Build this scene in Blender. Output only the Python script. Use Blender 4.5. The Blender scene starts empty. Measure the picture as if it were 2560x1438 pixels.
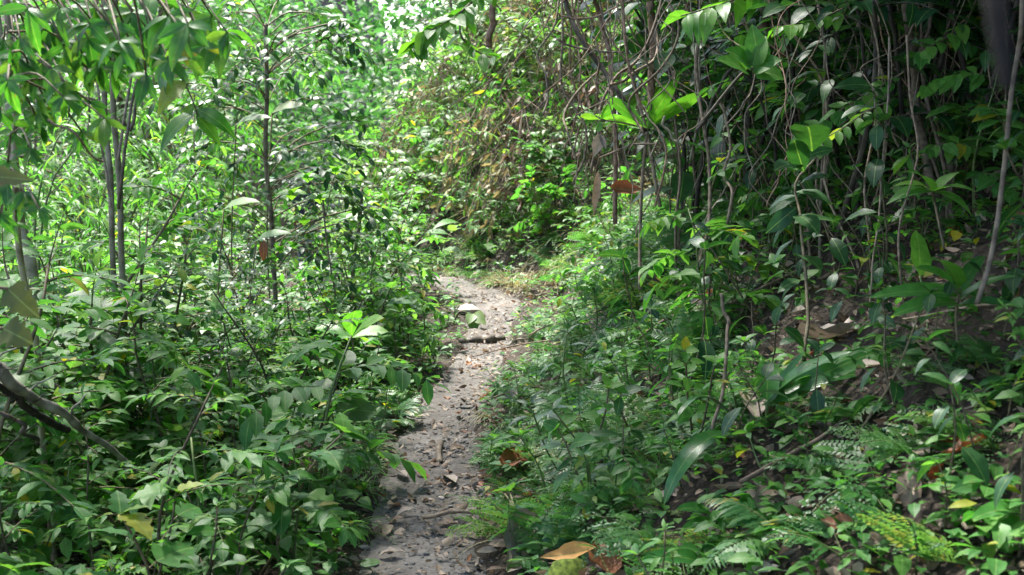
import bpy, math, random
import numpy as np
from mathutils import Vector
pi = math.pi
random.seed(7)
rng = np.random.default_rng(11)
sc = bpy.context.scene
col = sc.collection
A = np.array

# ------------------------------------------------------------------ camera geometry (photo pixels 2560x1438)
F = 3090.0
PITCH = math.radians(8.0)
CAM = A([0.0, 0.0, 1.55])
FWD = A([0, math.cos(PITCH), -math.sin(PITCH)])
UPV = A([0, math.sin(PITCH), math.cos(PITCH)])
RGT = A([1.0, 0, 0])

def P(px, py, d):
    return CAM + d * (FWD + (px - 1280) / F * RGT + (719 - py) / F * UPV)

def proj(p):
    q = A(p) - CAM
    d = q @ FWD
    return 1280 + F * (q @ RGT) / d, 719 - F * (q @ UPV) / d, d

# ------------------------------------------------------------------ noise and terrain
def _h(ix, iy, s):
    n = (ix.astype(np.int64) * 374761393 + iy.astype(np.int64) * 668265263 + s * 974634777) & 0x7fffffff
    n = ((n ^ (n >> 13)) * 1274126177) & 0x7fffffff
    return ((n ^ (n >> 16)) & 0xffff) / 65535.0

def vn(x, y, s=0):
    x = np.asarray(x, float); y = np.asarray(y, float)
    ix = np.floor(x); iy = np.floor(y); fx = x - ix; fy = y - iy
    fx = fx * fx * (3 - 2 * fx); fy = fy * fy * (3 - 2 * fy)
    a = _h(ix, iy, s); b = _h(ix + 1, iy, s); c = _h(ix, iy + 1, s); d = _h(ix + 1, iy + 1, s)
    return (a + (b - a) * fx) * (1 - fy) + (c + (d - c) * fx) * fy - 0.5

PY = A([-6, 2, 4.0, 5.8, 6.6, 7.7, 8.6, 9.3, 9.9, 10.6, 11.4, 13, 16, 20, 26, 40])
PX = A([-.2, -.25, -.29, -.36, -.29, -.21, -.15, -.10, -.15, -.36, -.74, -1.6, -3.0, -3.7, -4.4, -5])
PW = A([.3, .26, .235, .205, .16, .145, .15, .19, .25, .25, .25, .3, .4, .4, .4, .4])
PZ = A([0, 0, 0, 0, 0, 0, 0.0, .05, .06, .05, .03, -.1, -.55, -1.15, -1.8, -2.5])
def xc(y): return np.interp(y, PY, PX) + 0.05 * vn(y * .9, y * 0, 5)
def hw(y): return np.interp(y, PY, PW)

def terrain(x, y, rough=True):
    x = np.asarray(x, float); y = np.asarray(y, float)
    s = x - xc(y); w = hw(y); zp = np.interp(y, PY, PZ)
    r = np.clip(s - w, 0, None)
    steep = np.interp(y, [0, 8, 11, 14, 20, 40], [.70, .72, .85, 1.15, 1.1, .8])
    bank = .22 * np.minimum(r, .35) + steep * np.clip(r - .28, 0, None)
    bank = np.where(bank > 5, 5 + (bank - 5) * .45, bank)
    l = np.clip(-s - w, 0, None)
    drop = -.10 * np.minimum(l, 1.2) - .30 * np.clip(l - 1.2, 0, 7)
    hill = np.interp(y, [0, 24, 60], [0, 0, 15]) * np.clip(l / 4, 0, 1)
    z = zp + bank + drop + hill
    if rough:
        o = np.clip((np.abs(s) - w) / .3, 0, 1)
        z = z + o * (.16 * vn(x * 1.3, y * 1.3, 1) + .10 * vn(x * 3.4, y * 3.4, 2) + .05 * vn(x * 9, y * 9, 3)) + .03 * vn(x * 2.2, y * 2.2, 4)
        z = z + .035 * np.exp(-((np.abs(s) - w - .08) / .09) ** 2)
    return z

def G(px, py, lift=0.0):
    d = FWD + (px - 1280) / F * RGT + (719 - py) / F * UPV
    t = np.arange(1.5, 60, .02)
    pts = CAM + t[:, None] * d
    k = np.argmax(pts[:, 2] < terrain(pts[:, 0], pts[:, 1]) + lift)
    return pts[k].copy()

def T1(x, y): return float(terrain(x, y))

# ------------------------------------------------------------------ mesh building
class MB:
    def __init__(s): s.v = []; s.q = []; s.uv = []; s.r = []; s.n = 0
    def add(s, v, q, uv=None, r=.5):
        v = np.asarray(v, float).reshape(-1, 3); m = len(v)
        s.v.append(v); s.q.append(np.asarray(q, np.int64).reshape(-1, 4) + s.n)
        s.uv.append(np.zeros((m, 2)) if uv is None else np.asarray(uv, float).reshape(-1, 2))
        s.r.append(np.broadcast_to(np.asarray(r, float), (m,)).copy()); s.n += m
    def mesh(s, name, mat, smooth=True):
        v = np.concatenate(s.v); q = np.concatenate(s.q); uv = np.concatenate(s.uv); r = np.concatenate(s.r)
        me = bpy.data.meshes.new(name)
        me.vertices.add(len(v)); me.vertices.foreach_set('co', v.astype(np.float32).ravel())
        me.loops.add(len(q) * 4); me.loops.foreach_set('vertex_index', q.astype(np.int32).ravel())
        me.polygons.add(len(q)); me.polygons.foreach_set('loop_start', np.arange(0, len(q) * 4, 4, dtype=np.int32))
        me.update(calc_edges=True)
        u = me.uv_layers.new(name='uv'); u.data.foreach_set('uv', uv[q.ravel()].astype(np.float32).ravel())
        a = me.attributes.new('rnd', 'FLOAT', 'POINT'); a.data.foreach_set('value', r.astype(np.float32))
        me.polygons.foreach_set('use_smooth', np.full(len(q), smooth))
        for m in (mat if isinstance(mat, (list, tuple)) else [mat]): me.materials.append(m)
        return me

def nrm(a): return a / (np.linalg.norm(a, axis=-1, keepdims=True) + 1e-9)

def frames(d, up):
    y = nrm(d); x = nrm(np.cross(y, up)); z = np.cross(x, y)
    return np.stack([x, y, z], -1)

def leaf_t(n, prof, fold=.25, droop=.35, wave=0.0, curl=0.0):
    """one leaf along +Y, length 1, upper side +Z: 3 verts per row"""
    t = np.linspace(0, 1, n + 1); w = np.maximum(prof(t), .004)
    th = droop * (t - .15); yy = np.concatenate([[0], np.cumsum(np.cos(th[1:]))]) / n; zz = -np.concatenate([[0], np.cumsum(np.sin(th[1:]))]) / n
    v = np.zeros((n + 1, 3, 3))
    v[:, 0, 0] = -w; v[:, 2, 0] = w
    v[:, :, 1] = yy[:, None]; v[:, :, 2] = zz[:, None]
    v[:, 0, 2] += fold * w + wave * w * np.sin(t * 17) - curl * t * w; v[:, 2, 2] += fold * w + wave * w * np.cos(t * 15) - curl * t * w
    q = []
    for i in range(n):
        for j in range(2):
            a = i * 3 + j
            q.append((a, a + 1, a + 4, a + 3))
    uv = np.zeros((n + 1, 3, 2)); uv[:, 0, 0] = .5 - w / (2 * w.max()); uv[:, 1, 0] = .5; uv[:, 2, 0] = .5 + w / (2 * w.max()); uv[:, :, 1] = t[:, None]
    return v.reshape(-1, 3), A(q), uv.reshape(-1, 2)

ell = lambda w: (lambda t: w * np.sin(pi * np.clip(t, 0, 1) ** .9) ** .85)
ovate = lambda w: (lambda t: w * np.sin(pi * t ** .65) ** .8)
obov = lambda w: (lambda t: w * np.sin(pi * t ** 1.5) ** .8 + .01)
lanc = lambda w: (lambda t: w * (np.sin(pi * t ** .7)) ** 1.1)
strap = lambda w: (lambda t: w * np.minimum(1, (t * 5 + .12)) * np.minimum(1, np.sqrt(np.clip((1 - t) * 2.2, 0, 9))))
def toothed(w, k, depth=.4):
    return lambda t: w * np.sin(pi * t ** .55) ** .7 * (1 - depth * (np.round(t * k) % 2)) + .004
def lobed(t):
    return np.interp(t, [0, .06, .22, .34, .46, .58, .68, .84, 1], [.02, .26, .44, .20, .42, .20, .27, .12, .0])

L_ELL = leaf_t(5, ell(.21), .22, .5)
L_ELL_LO = leaf_t(3, ell(.23), .2, .6)
L_OVA = leaf_t(6, ovate(.30), .2, .5, .05)
L_LAN = leaf_t(6, lanc(.14), .25, .7)
L_LONG = leaf_t(6, lanc(.19), .2, .9, .04)
L_BIG = leaf_t(9, ell(.24), .18, .8, .06)
L_OBO = leaf_t(8, obov(.19), .2, .45, .06)
L_STR = leaf_t(12, strap(.085), .25, 1.5, .03)
L_STR2 = leaf_t(12, strap(.12), .3, .7, .05)
L_PIN = leaf_t(8, toothed(.135, 8, .5), .05, .5)
L_PIN_LO = leaf_t(4, toothed(.12, 4, .35), .05, .5)
L_ROU = leaf_t(7, lambda t: .46 * np.sin(pi * t ** .8) ** .55, .12, .4, .08)
L_LOB = leaf_t(16, lobed, .12, .6, .05)
L_BLADE = leaf_t(6, lambda t: .016 * (1 - t) + .003, .3, 1.7)
L_BAM = leaf_t(4, lanc(.075), .15, .6)
L_DRY = leaf_t(6, ell(.24), .5, .8, .25)
L_DRY2 = leaf_t(6, lanc(.2), .7, -.6, .3)
L_LIT = leaf_t(3, ell(.24), .45, .5, .2)

def put(mb, tm, pos, d, up, L, W=1.0, r=None):
    pos = np.atleast_2d(pos); N = len(pos)
    d = np.broadcast_to(d, (N, 3)); up = np.broadcast_to(up, (N, 3))
    L = np.broadcast_to(L, (N,)); W = np.broadcast_to(W, (N,))
    R = frames(d, up) * L[:, None, None]
    R = R * np.stack([W, np.ones(N), W], -1)[:, None, :]
    v, q, uv = tm; m = len(v)
    vv = pos[:, None, :] + np.einsum('nij,mj->nmi', R, v)
    qq = q[None] + (np.arange(N) * m)[:, None, None]
    if r is None: r = rng.random(N)
    mb.add(vv.reshape(-1, 3), qq.reshape(-1, 4), np.tile(uv, (N, 1)), np.repeat(np.broadcast_to(r, (N,)), m))

def tube(mb, pts, rad, k=5, r=.5, cap=True):
    p = np.asarray(pts, float); n = len(p); rad = np.broadcast_to(np.asarray(rad, float), (n,))
    tg = nrm(np.gradient(p, axis=0))
    ref = A([0.31, .9, .2]) if abs(tg[0] @ A([0, 0, 1])) > .6 else A([0, 0, 1.0])
    x = nrm(np.cross(tg, ref)); y = np.cross(tg, x)
    a = np.arange(k) / k * 2 * pi
    ring = p[:, None] + rad[:, None, None] * (np.cos(a)[None, :, None] * x[:, None] + np.sin(a)[None, :, None] * y[:, None])
    v = ring.reshape(-1, 3)
    ln = np.concatenate([[0], np.cumsum(np.linalg.norm(np.diff(p, axis=0), axis=1))])
    uv = np.stack([np.tile(np.arange(k) / k, n), np.repeat(ln, k)], -1)
    q = []
    for i in range(n - 1):
        for j in range(k):
            b = (j + 1) % k
            q.append((i * k + j, i * k + b, (i + 1) * k + b, (i + 1) * k + j))
    if cap:
        v = np.concatenate([v, p[:1], p[-1:]]); uv = np.concatenate([uv, [[0, 0], [0, 0]]])
        for j in range(0, k - 1, 2):
            q.append((n * k, (j + 2) % k, j + 1, j)); q.append((n * k + 1, (n - 1) * k + j, (n - 1) * k + j + 1, (n - 1) * k + (j + 2) % k))
        if k % 2: pass
    mb.add(v, q, uv, r)

def spline(pts, n=24):
    p = np.asarray(pts, float); m = len(p)
    if m == 2: return p[0] + np.linspace(0, 1, n)[:, None] * (p[1] - p[0])
    ext = np.vstack([2 * p[0] - p[1], p, 2 * p[-1] - p[-2]])
    out = []
    for u in np.linspace(0, m - 1 - 1e-6, n):
        i = int(u); f = u - i; a, b, c, d = ext[i:i + 4]
        out.append(.5 * (2 * b + (c - a) * f + (2 * a - 5 * b + 4 * c - d) * f * f + (3 * b - a - 3 * c + d) * f ** 3))
    return A(out)

def wander(p, amp, s, fr=3.0):
    n = len(p); t = np.linspace(0, fr, n)
    o = np.stack([vn(t, t * 0 + s, 21), vn(t, t * 0 + s, 22), .3 * vn(t, t * 0 + s, 23)], -1)
    o -= o[0]
    return p + amp * o * 2

# ------------------------------------------------------------------ materials
def nt(name):
    m = bpy.data.materials.new(name); m.use_nodes = True
    n = m.node_tree; n.nodes.clear()
    return m, n, n.nodes, n.links

def ramp(nodes, stops, interp='LINEAR'):
    r = nodes.new('ShaderNodeValToRGB'); r.color_ramp.interpolation = interp
    e = r.color_ramp.elements
    while len(e) < len(stops): e.new(.5)
    for i, (p_, c) in enumerate(stops): e[i].position = p_; e[i].color = (*c, 1)
    return r

def math_node(N, L, op, a, b=None, c=None):
    m = N.new('ShaderNodeMath'); m.operation = op
    for i, x in enumerate((a, b, c)):
        if x is None: continue
        if isinstance(x, (int, float)): m.inputs[i].default_value = x
        else: L.new(x, m.inputs[i])
    return m.outputs[0]

def leaf_mat(name, stops, trans, rough=.38, tf=.38, vein=.0, spec=.5, var=.6):
    m, t, N, L = nt(name)
    at = N.new('ShaderNodeAttribute'); at.attribute_name = 'rnd'
    oi = N.new('ShaderNodeObjectInfo')
    x = math_node(N, L, 'FRACT', math_node(N, L, 'ADD', at.outputs['Fac'], math_node(N, L, 'MULTIPLY', oi.outputs['Random'], var)))
    rp = ramp(N, stops); L.new(x, rp.inputs[0])
    uv = N.new('ShaderNodeUVMap'); sx = N.new('ShaderNodeSeparateXYZ'); L.new(uv.outputs[0], sx.inputs[0])
    au = math_node(N, L, 'ABSOLUTE', math_node(N, L, 'SUBTRACT', sx.outputs[0], .5))
    mid = math_node(N, L, 'LESS_THAN', au, .022)
    mx = N.new('ShaderNodeMixRGB'); mx.blend_type = 'MIX'; mx.inputs[2].default_value = (.22, .33, .10, 1)
    L.new(math_node(N, L, 'MULTIPLY', mid, .55), mx.inputs[0]); L.new(rp.outputs[0], mx.inputs[1])
    no = N.new('ShaderNodeTexNoise'); no.inputs['Scale'].default_value = 38; no.inputs['Detail'].default_value = 3
    tc = N.new('ShaderNodeTexCoord'); L.new(tc.outputs['Object'], no.inputs[0])
    mul = N.new('ShaderNodeMixRGB'); mul.blend_type = 'MULTIPLY'; mul.inputs[0].default_value = 1
    rr = ramp(N, [(.3, (.72, .75, .7)), (.7, (1.15, 1.1, 1.1))]); L.new(no.outputs[0], rr.inputs[0])
    L.new(mx.outputs[0], mul.inputs[1]); L.new(rr.outputs[0], mul.inputs[2])
    n2 = N.new('ShaderNodeTexNoise'); n2.inputs['Scale'].default_value = 70; n2.inputs['Detail'].default_value = 2; L.new(tc.outputs['Object'], n2.inputs[0])
    sp = N.new('ShaderNodeMixRGB'); sp.inputs[2].default_value = (.13, .085, .03, 1)
    L.new(math_node(N, L, 'MULTIPLY', math_node(N, L, 'GREATER_THAN', n2.outputs[0], .70), .7), sp.inputs[0]); L.new(mul.outputs[0], sp.inputs[1]); mul = sp
    pb = N.new('ShaderNodeBsdfPrincipled'); L.new(mul.outputs[0], pb.inputs['Base Color'])
    pb.inputs['Roughness'].default_value = rough; pb.inputs['Specular IOR Level'].default_value = spec
    tr = N.new('ShaderNodeBsdfTranslucent')
    tm = N.new('ShaderNodeMixRGB'); tm.blend_type = 'MULTIPLY'; tm.inputs[0].default_value = 1; tm.inputs[2].default_value = (*trans, 1)
    L.new(mul.outputs[0], tm.inputs[1]); L.new(tm.outputs[0], tr.inputs[0])
    if vein:
        w = math_node(N, L, 'SINE', math_node(N, L, 'MULTIPLY', math_node(N, L, 'SUBTRACT', sx.outputs[1], math_node(N, L, 'MULTIPLY', au, .45)), 62.0))
        w = math_node(N, L, 'ADD', math_node(N, L, 'POWER', math_node(N, L, 'ABSOLUTE', w), .6), math_node(N, L, 'MULTIPLY', mid, -1.2))
        bp = N.new('ShaderNodeBump'); bp.inputs['Strength'].default_value = vein; bp.inputs['Distance'].default_value = .004
        L.new(w, bp.inputs['Height']); L.new(bp.outputs[0], pb.inputs['Normal'])
    ms = N.new('ShaderNodeMixShader'); ms.inputs[0].default_value = tf
    L.new(pb.outputs[0], ms.inputs[1]); L.new(tr.outputs[0], ms.inputs[2])
    o = N.new('ShaderNodeOutputMaterial'); L.new(ms.outputs[0], o.inputs[0])
    return m

def bark_mat(name, c1, c2, scale=30, rough=.8, c3=None):
    m, t, N, L = nt(name)
    tc = N.new('ShaderNodeTexCoord'); no = N.new('ShaderNodeTexNoise'); no.inputs['Scale'].default_value = scale; no.inputs['Detail'].default_value = 6
    L.new(tc.outputs['Object'], no.inputs[0])
    st = [(.35, c1), (.62, c2)]
    if c3: st.append((.75, c3))
    rp = ramp(N, st); L.new(no.outputs[0], rp.inputs[0])
    at = N.new('ShaderNodeAttribute'); at.attribute_name = 'rnd'; oi = N.new('ShaderNodeObjectInfo')
    br = math_node(N, L, 'ADD', .6, math_node(N, L, 'MULTIPLY', .8, math_node(N, L, 'FRACT', math_node(N, L, 'ADD', at.outputs['Fac'], oi.outputs['Random']))))
    mul = N.new('ShaderNodeMixRGB'); mul.blend_type = 'MULTIPLY'; mul.inputs[0].default_value = 1
    cb = N.new('ShaderNodeCombineXYZ')
    for i in range(3): L.new(br, cb.inputs[i])
    L.new(rp.outputs[0], mul.inputs[1]); L.new(cb.outputs[0], mul.inputs[2])
    bp = N.new('ShaderNodeBump'); bp.inputs['Strength'].default_value = .6; bp.inputs['Distance'].default_value = .004; L.new(no.outputs[0], bp.inputs['Height'])
    pb = N.new('ShaderNodeBsdfPrincipled'); pb.inputs['Roughness'].default_value = rough; pb.inputs['Specular IOR Level'].default_value = .3
    L.new(mul.outputs[0], pb.inputs['Base Color']); L.new(bp.outputs[0], pb.inputs['Normal'])
    o = N.new('ShaderNodeOutputMaterial'); L.new(pb.outputs[0], o.inputs[0])
    return m

def ground_mat(name, stops, scale, bump, dist, extra=None):
    m, t, N, L = nt(name)
    tc = N.new('ShaderNodeTexCoord')
    n1 = N.new('ShaderNodeTexNoise'); n1.inputs['Scale'].default_value = scale; n1.inputs['Detail'].default_value = 9; n1.inputs['Roughness'].default_value = .65
    n2 = N.new('ShaderNodeTexNoise'); n2.inputs['Scale'].default_value = scale * .18; n2.inputs['Detail'].default_value = 4
    vo = N.new('ShaderNodeTexVoronoi'); vo.inputs['Scale'].default_value = scale * 5; vo.feature = 'F1'
    for x in (n1, n2, vo): L.new(tc.outputs['Object'], x.inputs['Vector'])
    mixv = math_node(N, L, 'ADD', math_node(N, L, 'MULTIPLY', n1.outputs[0], .55), math_node(N, L, 'MULTIPLY', n2.outputs[0], .45))
    rp = ramp(N, stops); L.new(mixv, rp.inputs[0])
    hs = N.new('ShaderNodeMixRGB'); hs.blend_type = 'OVERLAY'; hs.inputs[0].default_value = .15
    bw = N.new('ShaderNodeRGBToBW'); L.new(vo.outputs['Color'], bw.inputs[0])
    L.new(rp.outputs[0], hs.inputs[1]); L.new(bw.outputs[0], hs.inputs[2])
    ht = math_node(N, L, 'ADD', n1.outputs[0], math_node(N, L, 'MULTIPLY', vo.outputs['Distance'], -.5))
    bp = N.new('ShaderNodeBump'); bp.inputs['Strength'].default_value = bump; bp.inputs['Distance'].default_value = dist; L.new(ht, bp.inputs['Height'])
    pb = N.new('ShaderNodeBsdfPrincipled'); pb.inputs['Roughness'].default_value = .85; pb.inputs['Specular IOR Level'].default_value = .25
    L.new(hs.outputs[0], pb.inputs['Base Color']); L.new(bp.outputs[0], pb.inputs['Normal'])
    o = N.new('ShaderNodeOutputMaterial'); L.new(pb.outputs[0], o.inputs[0])
    return m

YEL = (.30, .27, .02); BRN = (.16, .08, .03)
MAT = {
 'mid': leaf_mat('mid_green_leaf', [(0, (.030, .125, .024)), (.5, (.055, .18, .032)), (.95, (.10, .24, .042)), (.99, YEL)], (2.0, 2.15, 1.1), .5, .43, .06, .33),
 'lush': leaf_mat('lush_green_leaf', [(0, (.045, .165, .028)), (.5, (.08, .22, .038)), (.96, (.13, .28, .045)), (.99, YEL)], (1.95, 2.05, 1.1), .52, .46, .0, .33),
 'pale': leaf_mat('pale_green_leaf', [(0, (.07, .15, .05)), (.6, (.10, .20, .06)), (1, (.14, .22, .06))], (1.8, 1.9, 1.0), .44, .42, .1, .4),
 'far': leaf_mat('haze_tinted_far_leaf', [(0, (.022, .085, .026)), (.5, (.05, .155, .042)), (1, (.095, .22, .058))], (1.7, 1.9, 1.3), .5, .42, .0, .35),  # cooler green stands in for haze over the distance
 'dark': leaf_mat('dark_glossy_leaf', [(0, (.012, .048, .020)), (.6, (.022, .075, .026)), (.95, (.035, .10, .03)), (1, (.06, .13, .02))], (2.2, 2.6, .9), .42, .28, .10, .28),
 'bright': leaf_mat('bright_yellow_green_leaf', [(0, (.06, .20, .025)), (.6, (.095, .26, .03)), (1, (.15, .30, .035))], (1.9, 2.0, .9), .38, .5, .2),
 'strap': leaf_mat('strap_green_leaf', [(0, (.035, .14, .035)), (1, (.06, .19, .04))], (2.2, 2.2, .9), .28, .38, .12),
 'fern': leaf_mat('fern_green', [(0, (.028, .115, .03)), (.6, (.05, .165, .045)), (.95, (.10, .21, .05)), (1, (.2, .17, .05))], (2.0, 2.1, 1.2), .45, .38),
 'olive': leaf_mat('olive_backlit_leaf', [(0, (.07, .10, .015)), (1, (.11, .13, .025))], (1.4, 1.3, .8), .5, .4, .15),
 'droop': leaf_mat('drooping_leaflet_green', [(0, (.03, .13, .02)), (.6, (.05, .18, .025)), (.97, (.11, .22, .03)), (1, YEL)], (2.2, 2.3, .9), .38, .5, .2),
 'dry': leaf_mat('dry_brown_leaf', [(0, (.05, .028, .017)), (.4, (.145, .09, .057)), (.75, (.26, .18, .128)), (1, (.36, .28, .22))], (1.2, 1.0, .8), .55, .15, .3, .4),
 'drypale': leaf_mat('dry_pale_leaf', [(0, (.25, .20, .17)), (1, (.36, .30, .26))], (1.1, 1, .9), .6, .12, .3, .3),
 'dryorange': leaf_mat('dry_orange_leaf', [(0, (.50, .24, .06)), (1, (.56, .30, .09))], (1.2, 1, .7), .5, .2, .3, .3),
 'dryred': leaf_mat('dry_red_brown_leaf', [(0, (.22, .075, .035)), (1, (.28, .11, .05))], (1.3, 1, .7), .5, .2, .2, .3),
 'straw': leaf_mat('straw_dry_grass', [(0, (.20, .17, .09)), (.6, (.38, .32, .18)), (1, (.22, .26, .08))], (1.2, 1.1, .8), .6, .3),
 'bark': bark_mat('grey_brown_bark', (.10, .075, .055), (.24, .19, .14), 26),
 'palebark': bark_mat('pale_lichened_bark', (.17, .14, .085), (.38, .33, .23), 18, .75, (.22, .25, .14)),
 'blackbark': bark_mat('near_black_bark', (.006, .005, .004), (.022, .018, .014), 30),
 'darkbark': bark_mat('dark_bark', (.025, .02, .016), (.075, .06, .045), 22),
 'vine': bark_mat('tan_vine_bark', (.11, .075, .05), (.27, .20, .14), 40),
 'redbark': bark_mat('red_brown_bark', (.16, .08, .05), (.34, .22, .15), 30),
 'greenstem': bark_mat('green_stem', (.06, .10, .03), (.12, .15, .05), 40, .5),
 'stem': bark_mat('woody_stem', (.07, .055, .03), (.15, .12, .07), 40, .7),
 'log': bark_mat('mossy_log_bark', (.09, .075, .055), (.30, .27, .22), 14, .85, (.48, .48, .42)),
 'moss': bark_mat('moss_green', (.06, .09, .015), (.19, .24, .04), 60, .95),
 'slate': bark_mat('grey_slate', (.085, .078, .072), (.17, .157, .145), 14, .7),
 'stone': bark_mat('pale_stone', (.18, .16, .14), (.32, .28, .25), 12, .75),
 'soil': ground_mat('dark_forest_soil', [(.34, (.014, .010, .007)), (.5, (.036, .026, .018)), (.66, (.085, .062, .043))], 9, .9, .04),
 'path': ground_mat('trodden_grey_earth', [(.36, (.066, .058, .051)), (.5, (.108, .097, .087)), (.64, (.165, .150, .136))], 9, .9, .012),
}

# ------------------------------------------------------------------ scene objects
def tag(o, label=None, cat=None, group=None, kind=None):
    if label: o['label'] = label
    if cat: o['category'] = cat
    if group: o['group'] = group
    if kind: o['kind'] = kind
    return o

def obj(name, me, parent=None, loc=None):
    o = bpy.data.objects.new(name, me); col.objects.link(o)
    if parent is not None: o.parent = parent
    if loc is not None: o.location = loc
    return o

def empty(name, loc=(0, 0, 0), label=None, cat=None, group=None):
    o = bpy.data.objects.new(name, None); col.objects.link(o); o.location = loc; o.empty_display_size = .1
    return tag(o, label, cat, group)

LMK = [('the path step', 1215, 850), ('the path bend', 1250, 770), ('the rosette sapling', 1610, 350), ('the twin pale trunks', 280, 560),
 ('the leaning mossy log', 120, 1010), ('the small-leaved sapling', 675, 560), ('the vine tangle', 1560, 120), ('the twisted liana', 2340, 560),
 ('the pale pole', 2490, 420), ('the strap leaves', 1740, 1150), ('the bare twig', 2080, 1060), ('the orange leaf', 1420, 1385),
 ('the propped pale leaf', 1330, 1340), ('the path stick', 1100, 1135), ('the round low leaf', 925, 1410), ('the hanging brown leaf', 1565, 470),
 ('the yellow-green rosette', 880, 825), ('the drooping plant', 2020, 560), ('the hanging spray', 1110, 100), ('the sunny clump', 1180, 560),
 ('the round-leaved climber', 770, 500), ('the drooping leaflets', 420, 170), ('the ginger leaves', 1980, 930), ('the oval leaf', 2300, 625),
 ('the feathery fern', 1950, 1290), ('the brown leaf', 60, 780), ('the bluish leaf', 1195, 797), ('the red pod', 660, 630)]

def where(p):
    px, py, d = proj(p)
    best = min(LMK, key=lambda l: (l[1] - px) ** 2 + 1.4 * (l[2] - py) ** 2)
    dx = px - best[1]; dy = py - best[2]; r = math.hypot(dx, dy)
    if r < 50: return 'at ' + best[0]
    far = 'just ' if r < 110 else ('well ' if r > 240 else '')
    if abs(dy) > abs(dx) * 1.5: return far + ('below ' if dy > 0 else 'above ') + best[0]
    side = 'downhill of ' if dx < 0 else 'uphill of '
    if abs(dy) > abs(dx) * .5: side = ('below and ' if dy > 0 else 'above and ') + side
    return far + side + best[0]

ORD = []
def child_copy(src, parent):
    for ch in src.children:
        c = ch.copy(); col.objects.link(c); c.parent = parent
        child_copy(ch, c)

def dup(proto, loc, rz, sc_, label, group, tilt=(0, 0)):
    """copy of a thing with copies of its parts; the prototype itself is used the first time"""
    if not proto.get('used'):
        proto['used'] = 1; r = proto
    else:
        r = proto.copy(); col.objects.link(r); child_copy(proto, r)
    r.location = loc; r.rotation_euler = (tilt[0], tilt[1], rz); r.scale = (sc_,) * 3
    r['label'] = label; r['group'] = group
    return r

def lit_proto(name, cat, parts):
    """parts: list of (part name, MB, material); returns Empty parenting the part meshes"""
    e = empty(name, (0, 0, -50)); e['category'] = cat
    for pn, mb, mt in parts:
        if mb.n: obj(pn, mb.mesh(pn, MAT[mt] if isinstance(mt, str) else mt), e)
    return e

# ---- plant builders (each returns stem MB, leaf MB)
def rv(n, s=1.0): return rng.normal(0, s, (n, 3))

def stem_curve(h, lean, n=8):
    t = np.linspace(0, 1, n); a = rng.random() * 2 * pi
    return np.stack([lean * h * t ** 1.6 * math.cos(a) + .03 * h * np.sin(t * 7 + a), lean * h * t ** 1.6 * math.sin(a) + .03 * h * np.cos(t * 6), h * t], -1)

def at(c, t):
    n = len(c) - 1; i = min(int(t * n), n - 1); f = t * n - i
    return c[i] * (1 - f) + c[i + 1] * f

def seedling(h, nodes, L, tm, lo=.3, opp=True, elev=(-.1, .45), W=1.0, top=3, droop=.15):
    st, lf = MB(), MB(); c = stem_curve(h, .25); tube(st, c, np.linspace(.006, .003, 8) * (h / .5) ** .5, 4)
    pos, d, LL = [], [], []
    az = rng.random() * 6
    for i in range(nodes):
        t = lo + (1 - lo) * (i + 1) / nodes; p = at(c, t)
        az += 1.57 if opp else 2.4
        for s in ((0, pi) if opp else (0,)):
            a = az + s + rng.normal(0, .3); e = rng.uniform(*elev)
            o = A([math.cos(a), math.sin(a), e + .2]); o /= np.linalg.norm(o)
            ln = L * rng.uniform(.65, 1.1) * (1 - .35 * t * (t > .85))
            q = p + o * ln * .22
            tube(st, A([p, q]), .0022, 3, cap=False)
            pos.append(q); d.append(A([o[0], o[1], o[2] - .2 - droop * rng.random()])); LL.append(ln)
    for i in range(top):
        a = az + i * 2.1 + .8; o = A([math.cos(a), math.sin(a), .7]); pos.append(c[-1]); d.append(o); LL.append(L * rng.uniform(.45, .7))
    n = len(pos)
    put(lf, tm, A(pos), A(d), A([0, 0, 1]) + rv(n, .22), A(LL), W)
    return st, lf

def spray(st, lf, p0, d, ln, nl, L, tm, r0=.004, sag=.3, sp=.55, jit=.25, W=1.0, pair=False):
    d = nrm(A(d)); n = 6; t = np.linspace(0, 1, n)
    side = np.cross(d, [0, 0, 1]); side = side / (np.linalg.norm(side) + 1e-6)
    bend = rng.normal(0, .15)
    c = p0 + ln * (t[:, None] * d + (-sag * t ** 2)[:, None] * A([0, 0, 1]) + (bend * t ** 2)[:, None] * side)
    tube(st, c, np.linspace(r0, r0 * .4, n), 3, cap=False)
    pos, dr = [], []
    for i in range(nl):
        tt = .12 + .88 * (i + .5) / nl; p = at(c, tt)
        loc = nrm(at(c, min(1, tt + .05)) - at(c, max(0, tt - .05)))
        for s in ((-1, 1) if pair else ((-1) ** i,)):
            pos.append(p); dr.append(loc * sp + side * s * .75 + A([0, 0, rng.normal(.0, .2)]))
    pos.append(c[-1]); dr.append(nrm(c[-1] - c[-2]))
    m = len(pos)
    put(lf, tm, A(pos), A(dr) + rv(m, .15), A([0, 0, 1]) + rv(m, jit), L * rng.uniform(.6, 1.15, m), W)
    return c

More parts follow.
